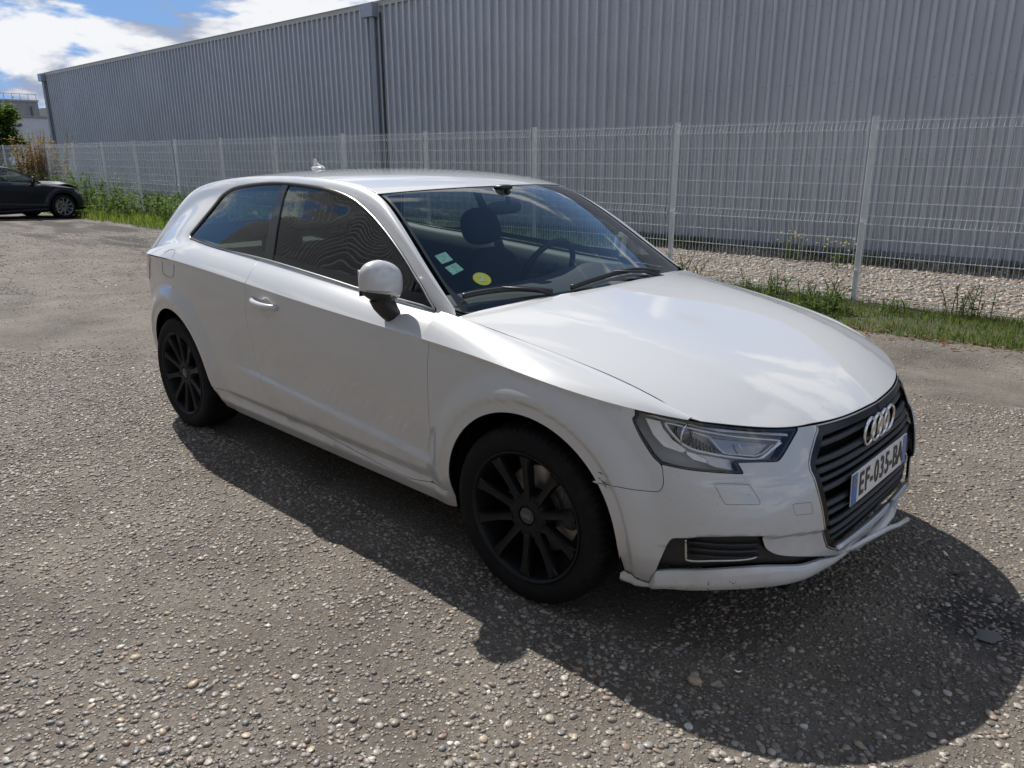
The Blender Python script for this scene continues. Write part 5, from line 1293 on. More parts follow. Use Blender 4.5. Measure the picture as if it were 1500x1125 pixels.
# ---------------------------------------------------------------- black shell added behind the panels to make the gaps dark
SHELL = mat('structure_gap_black', (.010, .010, .010), .9, spec=.1)
zs_ = S1.at(aF)[:, 2]; za = S1.at(aR)[:, 2]
sh = join(uline(S1, 0, S1.U, TV), vline(S1, S1.U, TV, 0.1), uline(S1, S1.U, aR[-1][0], .1), aR[::-1][2:-2], uline(S1, aR[0][0], aF[0][0], .1)[::1])
def arcs():
    f = aF if S1.at(aF[:1])[0, 0] > S1.at(aF[-1:])[0, 0] else rev(aF)   # front foot first (u grows rearwards)
    r = aR if S1.at(aR[:1])[0, 0] > S1.at(aR[-1:])[0, 0] else rev(aR)
    return f, r
f_, r_ = arcs()
u0_ = hl_r[0][0] + .25
sh = join(uline(S1, hl_top0[0], S1.U, TV), vline(S1, S1.U, TV, .05), uline(S1, S1.U, r_[-1][0], .05), rev(r_), uline(S1, r_[0][0], f_[-1][0], .05), rev(f_), S1.inv([(.40, .26), (.44, .4), (.42, .60)], lim=lambda P, N: P[:, 1] > .3))
both(patch(S1, sh, step=.06, gap=.012, flange=0, off=-.013, d=.03), 'gap_shade_shell', SHELL, CAR)
both(patch(UP, join(uline(UP, .0, 9.6, 0), [(9.6, 2.2)], uline(UP, 9.6, 8.6, 2.2), rev(winlow)[-1:] , winlow, [(0.0, 2.0)]), step=.08, gap=.001, flange=0, off=-.012, d=.03), 'gap_shade_shell', SHELL, CAR)
hs = np.concatenate([half - [0, 0]]); hs2 = np.concatenate([hs, (hs * [1, -1])[::-1][1:-1]])
hv = patch(HOOD, hs2 * 1.0, step=.08, gap=-.016, flange=0, off=-.013, d=.04); upr(hv, 'gap_shade_shell', SHELL, CAR)
both(patch(S2, join(uline(S2, 0.3, S2.U, 0), uline(S2, S2.U, 0.3, S2.V)), step=.08, gap=0, flange=0, off=-.012, d=.03), 'gap_shade_shell', SHELL, CAR)
# scuttle behind the hood, under the glass
mb = MB(); c = [(-.50, w, .93) for w in np.linspace(-.74, .74, 13)]; e = [(-.20, w, .90) for w in np.linspace(-.74, .74, 13)]
mb.add(c + e, [(i, i + 1, i + 14, i + 13) for i in range(12)]); mb.build('scuttle', BLACKP, CAR)
# wheel housings, floor
for s_ in (-1, 1):
    for cx in (0, -2.601):
        mb = MB(); n = 24; prof = [(.375, .835), (.379, .82), (.385, .60), (.385, .50)] if cx == 0 else [(.378, .80), (.380, .78), (.385, .60), (.385, .50)]
        for k in range(n + 1):
            a = math.radians(-12 + 207 * k / n)
            for r, w in prof: mb.V.append((cx + r * math.cos(a), s_ * w, .318 + r * math.sin(a)))
            mb.V.append((cx, s_ * .50, .318))
        for k in range(n):
            for j in range(4):
                mb.F.append((k * 5 + j, k * 5 + j + 1, k * 5 + j + 6, k * 5 + j + 5)); mb.M.append(0)
        mb.build('wheel_housing', SHELL, CAR, True)
mb = MB(); mb.box((-1.3, 0, .215), (1.85, 1.46, .05)); mb.box((-1.25, 0, .20), (4.0, .95, .04)); mb.box((.52, 0, .245), (.42, 1.2, .04)); mb.box((-3.08, 0, .26), (.35, 1.2, .04))
mb.box((.66, 0, .40), (.05, .9, .3)); mb.box((.1, 0, .4), (.9, .5, .25)); mb.box((.745, .10, .245), (.05, .62, .07), bev=.02)
mb.build('underbody', SHELL, CAR)
mb = MB(); mb.box((.77, .30, .26), (.06, .30, .05), bev=.02); mb.box((.70, .42, .235), (.10, .20, .045), bev=.02); mb.build('exposed_lower_mount', BLACKP, CAR)
# ---------------------------------------------------------------- wheels
def b_wheel(t):
    n = t.noise(30, 4, .6, t.pos(True)); t.set('Base Color', t.mix(t.mr(n, .5, .75), (.004, .0045, .0055), (.009, .009, .009)))
RIMB = mat('black_rim', (.015, .016, .018), .5, spec=.3, build=b_wheel)
def b_tyre(t):
    p = t.pos(True); n = t.noise(14, 5, .6, p); t.set('Base Color', t.mix(t.mr(n, .45, .75), (.005, .005, .0055), (.013, .012, .011))); t.set('Normal', t.bump(t.noise(120, 3, .5, p), .2, .002))
TYRE = mat('tyre_rubber', (.018, .018, .019), .8, spec=.25, build=b_tyre)
DISC = mat('brake_disc', (.35, .33, .31), .35, 1)
def tyre_mesh():
    R = .317; V = []; F = []
    half = [(.229, .094), (.233, .101), (.236, .107), (.246, .1095), (.255, .1125), (.268, .1145), (.282, .1135), (.294, .110), (.304, .1035), (.3105, .0955), (.3145, .086)]
    tread = [(.3155, .080, 1), (.3165, .062, 1), (.3168, .060, 0), (.3165, .052, 0), (.317, .050, 1), (.3175, .022, 1), (.3175, .020, 0), (.3175, .012, 0), (.3178, .010, 1), (.3178, 0, 1)]
    prof = [(r, -y, 2 if r > .308 else 3) for r, y in half] + [(r, -y, k) for r, y, k in tread] + [(r, y, k) for r, y, k in tread[::-1][1:]] + [(r, y, 2 if r > .308 else 3) for r, y in half[::-1]] + [(.225, .06, 3), (.225, -.06, 3)]
    n = 288; m = len(prof)
    for k in range(n):
        a = 2 * math.pi * k / n
        for r, y, kind in prof:
            g = k % 4 == 0
            aa = a + (.018 * abs(y) / .08 if kind < 3 else 0)
            if kind == 0: r -= .0065
            elif kind == 1 and g: r -= .0055
            elif kind == 2 and g: r -= .0045
            V.append((r * math.cos(aa), y, r * math.sin(aa)))
    for k in range(n):
        k2 = (k + 1) % n
        for j in range(m): F.append((k * m + j, k * m + (j + 1) % m, k2 * m + (j + 1) % m, k2 * m + j))
    return V, F
def rim_mesh():
    """outer face looks towards -y; y = 0 is the flange plane"""
    mb = MB()
    mb.lathe([(.2325, .004), (.2345, .001), (.233, -.0025), (.229, -.003), (.2235, .002), (.2195, .010), (.2165, .030), (.209, .060), (.200, .12), (.200, .19), (.206, .19), (.212, .12), (.222, .05), (.2325, .012)], 96, close=True)
    # hub
    mb.lathe([(.0, .030), (.036, .030), (.036, .020), (.052, .018), (.078, .024), (.086, .040), (.086, .075), (.0, .085)], 60)
    for k in range(10):
        a = math.radians(90 + 36 * k); ca, sa = math.cos(a), math.sin(a); V = []
        st = []
        for q in np.linspace(0, 1, 12):
            r = .056 + (.218 - .056) * q
            w = .0125 + .0030 * q + .009 * q ** 6 + .006 * (1 - q) ** 4
            y0 = .019 - .020 * q ** .8 * (1 if q < .98 else 1) + .004 * math.sin(q * math.pi)
            y0 = max(y0, .0015) if q > .9 else y0
            sec = [(-w, y0 + .030), (-w, y0 + .006), (-w * .78, y0), (-w * .30, y0 + .0035), (w * .30, y0 + .0035), (w * .78, y0), (w, y0 + .006), (w, y0 + .030)]
            st.append([(r * ca - s_ * sa, y, r * sa + s_ * ca) for s_, y in sec])
        n = len(st[0]); V = [p for s_ in st for p in s_]; F = []
        for i in range(len(st) - 1):
            for j in range(n): F.append((i * n + j, i * n + (j + 1) % n, (i + 1) * n + (j + 1) % n, (i + 1) * n + j))
        mb.add(V, F)
    return mb
def steel_parts(parent):
    mb = MB(); mb.lathe([(.06, .100), (.150, .100), (.156, .103), (.156, .122), (.06, .122)], 64); mb.lathe([(.0, .07), (.075, .07), (.08, .10), (.0, .11)], 40); mb.build('brake_disc', DISC, parent, auto=30)
    mb = MB(); mb.box((.130, .108, .04), (.06, .07, .15), bev=.015); mb.build('brake_caliper', mat('caliper', (.12, .12, .12), .5, .5), parent, auto=30)
def make_wheel(name, rim_mat, parent, emblem=True):
    rm = rim_mesh(); rim = rm.build(name, rim_mat, parent, auto=32)
    ty = mesh_obj('tyre', *[q for q in tyre_mesh()], TYRE, rim); ty.location = (0, .108, 0)
    bm = bmesh.new(); bm.from_mesh(ty.data); bmesh.ops.recalc_face_normals(bm, faces=bm.faces)
    for e in bm.edges: e.smooth = not (len(e.link_faces) == 2 and e.calc_face_angle(0) > .55)
    bm.to_mesh(ty.data); bm.free()
    steel_parts(rim)
    mb = MB(); mb.lathe([(.0, .0165), (.024, .0165), (.029, .019), (.030, .030)], 40); cap = mb.build('hub_cap', mat('hub_cap', (.05, .05, .055), .35), rim, auto=40)
    for k in range(5):
        a = math.radians(90 + 36 + 72 * k); mb = MB()
        mb.lathe([(.0, .022), (.0085, .022), (.0085, .034)], 6, c=(.056 * math.cos(a), 0, .056 * math.sin(a))); mb.lathe([(.0155, .0185), (.0150, .0175), (.0135, .0180), (.0130, .034)], 20, c=(.056 * math.cos(a), 0, .056 * math.sin(a)))
        mb.build('wheel_bolt', mat('bolt_dark', (.02, .02, .022), .4, .6), rim, auto=35)
    if emblem:
        mb = MB()
        for k in range(4):
            c = (k - 1.5) * .0088; mb.tube([(c + .0062 * math.cos(q), .0155, .0062 * math.sin(q)) for q in np.linspace(0, 2 * math.pi, 16, endpoint=False)], .0010, 4, close=True, up=(0, 1, 0))
        mb.build('ring_emblem', mat('dull_silver', (.35, .35, .35), .35, 1), rim, True)
    return rim
def copy_tree(o, parent=None, keep=True):
    c = o.copy(); COL.objects.link(c)
    if parent is not None: c.parent = parent
    for ch in o.children: copy_tree(ch, c)
    return c
WH = make_wheel('wheel', RIMB, CAR)
WH.location = (0, -.868, .317); WH.rotation_euler = (0, 0, math.radians(2.5))
for x, y, rz, ry in ((-2.601, -.855, 0, 2), (0, .868, 182.5, 11), (-2.601, .855, 180, 20)):
    c = copy_tree(WH, CAR); c.location = (x, y, .317); c.rotation_euler = (0, math.radians(ry), math.radians(rz))
# ---------------------------------------------------------------- mirror, handle, aerial, wipers
def supershape(c, r, n1=24, n2=16, e=2.6, f=None):
    V = []; F = []
    sp = lambda v, p: math.copysign(abs(v) ** p, v)
    for i in range(n2 + 1):
        t = -math.pi / 2 + math.pi * i / n2
        for j in range(n1):
            q = 2 * math.pi * j / n1; k = 2 / e
            x, y, z = sp(math.cos(t), k) * sp(math.cos(q), k), sp(math.cos(t), k) * sp(math.sin(q), k), sp(math.sin(t), k)
            if f: x, y, z = f(x, y, z)
            V.append((c[0] + r[0] * x, c[1] + r[1] * y, c[2] + r[2] * z))
    for i in range(n2):
        for j in range(n1):
            F.append((i * n1 + j, i * n1 + (j + 1) % n1, (i + 1) * n1 + (j + 1) % n1, (i + 1) * n1 + j))
    return V, F
def make_mirror(s_):
    # s_ = -1 right, 1 left.  front of the shell looks to +x
    def shp(x, y, z):
        # y: +1 towards the car ; the outer end is lower and rounder
        taper = 1 - .20 * max(0, -y) - .06 * max(0, y); z2 = z * taper * (1 - (.34 * max(0, y) if z < 0 else 0)) + .02 * y
        x2 = x * (1 - .30 * (z if z > 0 else 0) ** 2) * (1 - .18 * abs(y) ** 2)
        if x2 < 0: x2 *= .45
        return x2 - .10 * y, y, z2
    C0 = (-.715, .874, 1.036)
    body = MB(); V, F = supershape(C0, (.066, .083, .082), 40, 28, 2.9, shp); V = [(x, w * s_, z) for x, w, z in V]
    cen = Vector((C0[0], C0[1] * s_, C0[2]))
    cap_f = []; low_f = []; Vv = [Vector(v) for v in V]
    for f in F:
        m = sum((Vv[i] for i in f), Vector()) / 4; zz = (m.z - C0[2]) / .084; xx = (m.x - C0[0])
        (cap_f if zz > -.50 + .24 * (abs(m.y) - C0[1]) / .088 and xx > -.030 else low_f).append(f)
    def sub(fs):
        ids = {}; vv = []; ff = []
        for f in fs:
            g = []
            for i in f:
                if i not in ids: ids[i] = len(vv); vv.append(Vv[i])
                g.append(ids[i])
            ff.append(g)
        return vv, ff
    mb = MB(); vv, ff = sub(low_f); mb.add([cen + (v - cen) * .985 for v in vv], ff)
    # foot
    pts = [(-.714, .872 * s_, .985), (-.712, .862 * s_, .958), (-.708, .846 * s_, .930), (-.706, .826 * s_, .905)]
    mb.tube(pts, [.050, .047, .040, .034], 14, flat=.9, up=(1, 0, 0))
    M = mb.build('door_mirror', BLACKP, CAR, auto=50)
    vv, ff = sub(cap_f); c = mesh_obj('mirror_cap', vv, ff, PAINT, M)
    sm = c.modifiers.new('thickness', 'SOLIDIFY'); sm.thickness = .003; sm.offset = 0
    bm = bmesh.new(); bm.from_mesh(c.data); bmesh.ops.recalc_face_normals(bm, faces=bm.faces)
    if sum((f.normal.dot(f.calc_center_median() - cen) for f in bm.faces)) < 0: bmesh.ops.reverse_faces(bm, faces=bm.faces)
    bm.to_mesh(c.data); bm.free()
    # grey lower band with the indicator
    pts = [(C0[0] + .0635 * math.cos(a) , (C0[1] + .083 * math.sin(a)) * s_, C0[2] - .028 + .010 * math.sin(a)) for a in np.linspace(-1.35, 1.2, 16)]
    mb = MB(); mb.tube(pts, .0035, 6); mb.build('indicator_strip', mat('grey_strip', (.25, .25, .24), .3), M, True)
    mb = MB(); mb.box((-.747, .874 * s_, 1.038), (.004, .145, .10), bev=.02); mb.build('mirror_glass', CHROME, M)
    return M
make_mirror(-1); FM = make_mirror(1)
FM['label'] = 'folded-in far side mirror'
FM.matrix_local = Matrix.Translation((-.70, .86, 0)) @ Matrix.Rotation(math.radians(62), 4, 'Z') @ Matrix.Translation((.70, -.86, 0)) @ Matrix.Translation((-.10, 0, -.015))
for i, s_ in enumerate((-1, 1)):
    xs = np.linspace(-1.685, -1.475, 15); pts = []; rr = []
    for k, x in enumerate(xs):
        t = k / 14; o = .036 * math.sin(math.pi * t) ** .45; z = .852 - .012 * t - .004 * math.sin(math.pi * t); pts.append((x, s_ * (.868 + o * .85), z)); rr.append(.0135 - .003 * abs(2 * t - 1) ** 3)
    mb = MB(); mb.tube(pts, rr, 12, flat=1.15, up=(0, 0, 1)); mb.build('door_handle', PAINT, DOORS[i], True)
mb = MB(); mb.add(*supershape((-2.405, 0, 1.412), (.058, .026, .013), 20, 8, 2.3))
fin = [(-2.44, 1.418), (-2.437, 1.445), (-2.432, 1.464), (-2.427, 1.467), (-2.416, 1.449), (-2.396, 1.434), (-2.355, 1.424), (-2.34, 1.415)]
mb.add([(x, y, z) for y in (-.007, .007) for x, z in fin], [tuple(range(7, -1, -1)), tuple(range(8, 16))] + [(i, (i + 1) % 8, 8 + (i + 1) % 8, 8 + i) for i in range(8)])
mb.build('roof_aerial', PAINT, CAR, auto=40)
for key, arm0, rr in (('wip1', None, 1), ('wip2', None, 1)):
    uv = cr(bk(key)); P = (TOP.at(uv) + TOP.nrm(uv) * .014) * [1, -1, 1]
    mb = MB(); n = len(P); mb.tube([tuple(p) for p in P], [.0065] * n, 6, flat=1.7, up=(0, 0, 1)); q = P[int(n * .45)]; e = P[-1] + np.array([.06, 0, -.03])
    e = P[-1] + np.array([.03, .06, -.035])
    W_ = mb.build('wiper_blade', BLACKP, CAR, True)
    mb = MB(); mb.tube([tuple(q + [0, 0, .008]), tuple((q + e) / 2 + [0, 0, .02]), tuple(e)], [.006, .009, .014], 8, flat=.7); mb.build('wiper_arm', BLACKP, W_, True)
# stickers behind the windscreen
def sticker(name, uvs, m_, label):
    P = (TOP.at(np.array(uvs)) - TOP.nrm(np.array(uvs)) * .006) * [1, -1, 1]
    o = mesh_obj(name, np.concatenate([P, P - TOP.nrm(np.array(uvs)) * [.0006, -.0006, .0006]]), [tuple(range(len(P))), tuple(range(2 * len(P) - 1, len(P) - 1, -1))] + [(i, (i + 1) % len(P), len(P) + (i + 1) % len(P), len(P) + i) for i in range(len(P))], m_, WS, False)
    o['label'] = label; return o, P
def b_stick(t):
    p = t.pos(True); n = t.noise(55, 4, .7, p); t.set('Base Color', t.mix(t.m('MULTIPLY', t.m('GREATER_THAN', n, .54), .6), (.30, .62, .52), (.12, .30, .28)))
STK = mat('green_sticker', (.3, .62, .52), .5, build=b_stick)
o1, P1 = sticker('windscreen_sticker', bk('st1'), STK, 'pale green square inspection sticker, the upper one'); o2, P2 = sticker('windscreen_sticker', bk('st2'), STK, 'green square insurance sticker, the lower one')
c0, cx, cy = TOP.at(bk('st3')) * [1, -1, 1]
ex = (cx - c0); ex /= np.linalg.norm(ex); nn = TOP.nrm(bk('st3')[:1])[0] * [1, -1, 1]; ey = np.cross(nn, ex); 
cc = [c0 + (ex * math.cos(a) + ey * math.sin(a)) * .036 for a in np.linspace(0, 2 * math.pi, 28, endpoint=False)]
if True:
    P = np.array(cc) - nn * .006; n = len(P)
    ys = mesh_obj('round_sticker', np.concatenate([P, P - nn * .0006]), [tuple(range(n)), tuple(range(2 * n - 1, n - 1, -1))], mat('yellow_sticker', (.72, .70, .04), .5), WS, False); ys['label'] = 'round yellow emissions sticker with the figure 2'
    up_ = ey if ey[2] > 0 else -ey; rt = np.cross(up_, nn); R = Matrix(((rt[0], up_[0], nn[0], 0), (rt[1], up_[1], nn[1], 0), (rt[2], up_[2], nn[2], 0), (0, 0, 0, 1)))
    q = text('sticker_figure', '2', .045, mat('sticker_white', (.75, .8, .7), .5), WS, c0 - nn * .0052, 1, .0002, .001, rot=R)
# ---------------------------------------------------------------- headlight insides
from mathutils import bvhtree
HLP = dict(lens=None)
LMC = mat('lamp_chrome', (.75, .76, .78), .12, 1); LMD = mat('lamp_dark', (.03, .032, .036), .3); LMG = mat('lamp_grey', (.60, .61, .62), .3, .3)
DRL = mat('daylight_strip', (.72, .74, .76), .25, coat=.5)
def wzx(pts):
    """(w, z) seen from the front onto the lamp surface -> uv"""
    return S1.inv(pts, f=lambda P: P[:, [1, 2]], lim=lambda P, N: (P[:, 0] > .3) & (P[:, 1] > .35))
hb = lambda key: np.array(BK[key])
outl = even(S1, hl_out, .01)
Pc = S1.at(outl)
def lam(s_, t):
    """uv inside the lamp: s 0 (outer end) .. 1 (inner end), t 0 (bottom of the main part) .. 1 (top)"""
    # corners taken from the lamp outline
    A = np.array([hl_l[0][0] * .35 + hl_l[12][0] * .65, 0]); return None
TLc, TRc = hl_l[-1], hl_r[-1]; BRc = hl_r[0]; BLc = cr(bk('hl_left'))[22]
TLc = np.array(TLc); TLc[1] = TV
def bil(s_, t):
    b = BLc + (BRc - BLc) * s_; u = TLc + (TRc - TLc) * s_; return b + (u - b) * t
def lpts(l, off):
    uv = np.array([bil(a, b) for a, b in l]); return S1.at(uv) + S1.nrm(uv) * off
for i, s_ in enumerate((-1, 1)):
    H = LENSES[i]; m3 = lambda P: [(p[0], p[1] * s_, p[2]) for p in P]
    # light blade running round the main chamber
    up_l = cr([(.17, .80), (.24, .82), (.5, .80), (.8, .78), (.93, .74)]); mb = MB(); mb.tube(m3(lpts(up_l, -.016)), .0030, 6); mb.build('light_strip', DRL, H, True)
    lo_l = cr([(.17, .80), (.20, .60), (.27, .30), (.36, .13), (.5, .10), (.7, .09), (.86, .10), (.91, .30), (.93, .74)]); mb = MB(); mb.tube(m3(lpts(lo_l, -.014)), .0038, 6); mb.build('light_strip', DRL, H, True)
    z_l = [(.34, .72), (.46, .66), (.53, .40), (.585, .22), (.62, .20), (.83, .21), (.875, .33), (.905, .62)]; mb = MB(); mb.tube(m3(lpts(z_l, -.018)), .0024, 6); mb.build('light_strip', DRL, H, True)
    z_2 = [(.66, .60), (.72, .34)]; mb = MB(); mb.tube(m3(lpts(z_2, -.020)), .0018, 6); mb.build('light_strip', DRL, H, True)
    # reflector faces
    def quadm(name, l, off, m_, dd=.0):
        P = m3(lpts(l, off)); Q = m3(lpts(l, off - .012)); n = len(P); V = P + Q; return mesh_obj(name, V, [tuple(range(n)), tuple(range(2 * n - 1, n - 1, -1))] + [(k, (k + 1) % n, n + (k + 1) % n, n + k) for k in range(n)], m_, H, False)
    quadm('upper_bezel', [(.06, .86), (.12, .93), (.5, .95), (.95, .93), (.97, .86), (.5, .87), (.15, .87)], -.012, LMG)
    quadm('outer_reflector', [(.05, .78), (.14, .80), (.16, .60), (.22, .30), (.33, .05), (.30, -.10), (.16, -.05), (.09, .30)], -.02, mat('lamp_light_grey', (.82, .82, .82), .3, .3))
    quadm('beam_reflector', [(.46, .62), (.88, .66), (.86, .36), (.83, .26), (.61, .25), (.56, .30)], -.034, mat('lamp_mirror_dark', (.22, .23, .25), .22, 1))
    quadm('inner_end', [(.89, .30), (.925, .68), (.955, .66), (.90, .16), (.87, .14)], -.010, mat('lamp_light_grey', (.82, .82, .82), .3, .3))
    quadm('lower_reflector', [(.33, .00), (.40, -.02), (.50, -.16), (.52, -.30), (.40, -.28), (.34, -.12)], -.025, mat('lamp_light_grey', (.82, .82, .82), .3, .3))
    quadm('lower_panel', [(.42, -.02), (.68, .00), (.72, -.22), (.76, -.42), (.6, -.40), (.53, -.32), (.51, -.16)], -.03, LMG)
    for k in range(7):
        a = .36 + .027 * k; mb = MB(); mb.tube(m3(lpts([(a, .58 - .04 * k), (a + .025, .17)], -.04)), .0035, 5); mb.build('reflector_rib', LMD, H, True)
    p = lpts([(.285, .60)], -.040)[0]; mb = MB(); mb.add(*supershape((p[0], p[1] * s_, p[2]), (.028, .028, .034), 20, 12, 2.0)); mb.build('projector_lens', mat('projector', (.10, .11, .13), .03, .6, coat=1), H, True)
    mb = MB(); mb.tube([(p[0] + .018, p[1] * s_ + .034 * math.cos(a), p[2] + .036 * math.sin(a)) for a in np.linspace(0, 2 * math.pi, 24, endpoint=False)], .0030, 6, close=True, up=(1, 0, 0)); mb.build('projector_ring', LMC, H, True)
# ---------------------------------------------------------------- interior
FAB = mat('seat_fabric', (.025, .026, .029), .85, build=lambda t: t.set('Normal', t.bump(t.noise(300, 2, .5, t.pos(True)), .3, .002)))
DASH = mat('dashboard_grey', (.045, .050, .055), .7); TRIMG = mat('door_trim', (.16, .175, .17), .6); LIN = mat('headlining', (.30, .30, .29), .9)
def seat(x, y):
    mb = MB()
    rot = Matrix.Rotation(math.radians(-20), 3, 'Y')
    V, F = supershape((0, 0, 0), (.075, .245, .30), 24, 16, 3.2, lambda a, b, c: (a - .35 * b * b * (1 if a > 0 else 0) * -.6, b * (1 - .12 * max(0, c) ** 2 - .12 * (c > 0) * c), c)); mb.add([rot @ Vector(v) + Vector((x, y, .72)) for v in V], F)
    V, F = supershape((x + .30, y, .42), (.27, .25, .085), 24, 12, 3.2); mb.add(V, F)
    S = mb.build('front_seat', FAB, CAR, True)
    V, F = supershape((0, 0, 0), (.052, .135, .10), 20, 12, 2.8, lambda a, b, c: (a, b * (1 - .15 * max(0, c)), c)); mb = MB(); mb.add([rot @ Vector(v) + Vector((x - .145, y, 1.115)) for v in V], F); mb.build('headrest', FAB, S, True)
    return S
seat(-1.30, -.37); seat(-1.30, .37)
mb = MB(); V, F = supershape((-2.22, 0, .72), (.09, .60, .27), 28, 12, 4); mb.add(V, F); V, F = supershape((-1.98, 0, .48), (.26, .60, .09), 28, 12, 4); mb.add(V, F); RS = mb.build('rear_seat', FAB, CAR, True)
for y in (-.36, .36): mb = MB(); mb.add(*supershape((-2.25, y, 1.03), (.045, .12, .07), 18, 10, 3)); mb.build('headrest', FAB, RS, True)
# dashboard
pr = [(-.33, .93), (-.45, .945), (-.60, .955), (-.72, .95), (-.80, .925), (-.83, .88), (-.84, .80), (-.80, .70), (-.74, .60), (-.74, .30), (-.45, .30)]
mb = MB(); W_ = .70; cols = 15
for j in range(cols):
    w = -W_ + 2 * W_ * j / (cols - 1)
    for x, z in pr: mb.V.append((x + .04 * (w / W_) ** 2 * -1 * 0, w, z + (.035 * math.exp(-((w - .37) / .2) ** 2) if x < -.5 and z > .85 else 0) - .012 * abs(w / W_) ** 3))
n = len(pr)
for j in range(cols - 1):
    for i in range(n - 1): mb.F.append((j * n + i, j * n + i + 1, (j + 1) * n + i + 1, (j + 1) * n + i)); mb.M.append(0)
D = mb.build('dashboard', DASH, CAR, True)
mb = MB(); c = Vector((-.97, .37, .905)); rot = Matrix.Rotation(math.radians(24), 3, 'Y')
mb.tube([c + rot @ Vector((0, .185 * math.cos(a), .185 * math.sin(a))) for a in np.linspace(0, 2 * math.pi, 40, endpoint=False)], .015, 8, close=True, up=(1, 0, 0))
mb.box(c + Vector((.01, 0, 0)), (.04, .13, .11), rot, .02)
for a in (0, math.pi, -math.pi / 2): mb.tube([c, c + rot @ Vector((0, .18 * math.cos(a), .18 * math.sin(a)))], .016, 6, flat=.5)
mb.tube([c + Vector((.02, 0, 0)), c + Vector((.2, 0, -.03))], .035, 8); mb.build('steering_wheel', mat('wheel_leather', (.015, .015, .016), .5), CAR, True)
mb = MB(); mb.add(*supershape((-.90, -.01, 1.255), (.016, .110, .030), 20, 10, 3)); mb.tube([(-.885, 0, 1.27), (-.90, 0, 1.34)], .010, 6); mb.add(*supershape((-.92, 0, 1.345), (.035, .045, .012), 16, 8, 3)); mb.build('rear_view_mirror', BLACKP, CAR, True)
# door and side trims (inside faces)
tr = join(uline(UP, .9, 8.6, 1.6, 40), [(8.6, 0)], uline(UP, 8.6, .9, 0, 40))
for s_ in (-1, 1):
    mb = MB(); xs = np.linspace(-.60, -2.55, 20)
    for x in xs:
        wb = float(ip(x, BWX, BWW)[0]); zb = float(ip(x, BZX, BZZ)[0])
        for w, z in ((wb - .020, zb - .010), (wb - .050, zb - .002), (wb - .085, zb - .03), (wb - .10, zb - .12), (wb - .085, zb - .30), (wb - .08, .35)): mb.V.append((x, w * s_, z))
    for i in range(19):
        for j in range(5): mb.F.append((i * 6 + j, i * 6 + j + 1, (i + 1) * 6 + j + 1, (i + 1) * 6 + j)); mb.M.append(0)
    mb.build('door_lining', TRIMG, CAR, True)
upr(patch(TOP, join([(ut(v) + .06, v) for v in np.linspace(.1, 5.9, 30)], [(8.7, v) for v in np.linspace(5.9, .1, 30)]), step=.10, gap=.0, flange=0, off=-.020, d=.05), 'headlining', LIN, CAR)
fr_in = join(inset(UP, even(UP, frame_poly, .03), .012))
fin_p = join(uline(UP, .02, 9.3, UP.V, 60), cr([(9.3, UP.V), (9.35, 5.5), (9.3, 3.0)])[1:], [(8.9, 2.6)], winlow[:1], wintop, [winlow[-1]], [(.02, winlow[-1][1])])
both(patch(UP, fin_p, step=.06, gap=.004, flange=0, off=-.016, d=.03), 'pillar_lining', mat('pillar_lining', (.10, .105, .11), .8), CAR)
mb = MB(); mb.box((-2.72, 0, .95), (.62, 1.25, .02)); mb.build('parcel_shelf', DASH, CAR)
mb = MB(); mb.box((-.45, 0, .58), (.03, 1.4, .68)); mb.box((-1.6, 0, .27), (2.3, 1.42, .03)); mb.box((-3.15, 0, .6), (.03, 1.1, .66)); mb.build('bulkhead', SHELL, CAR)

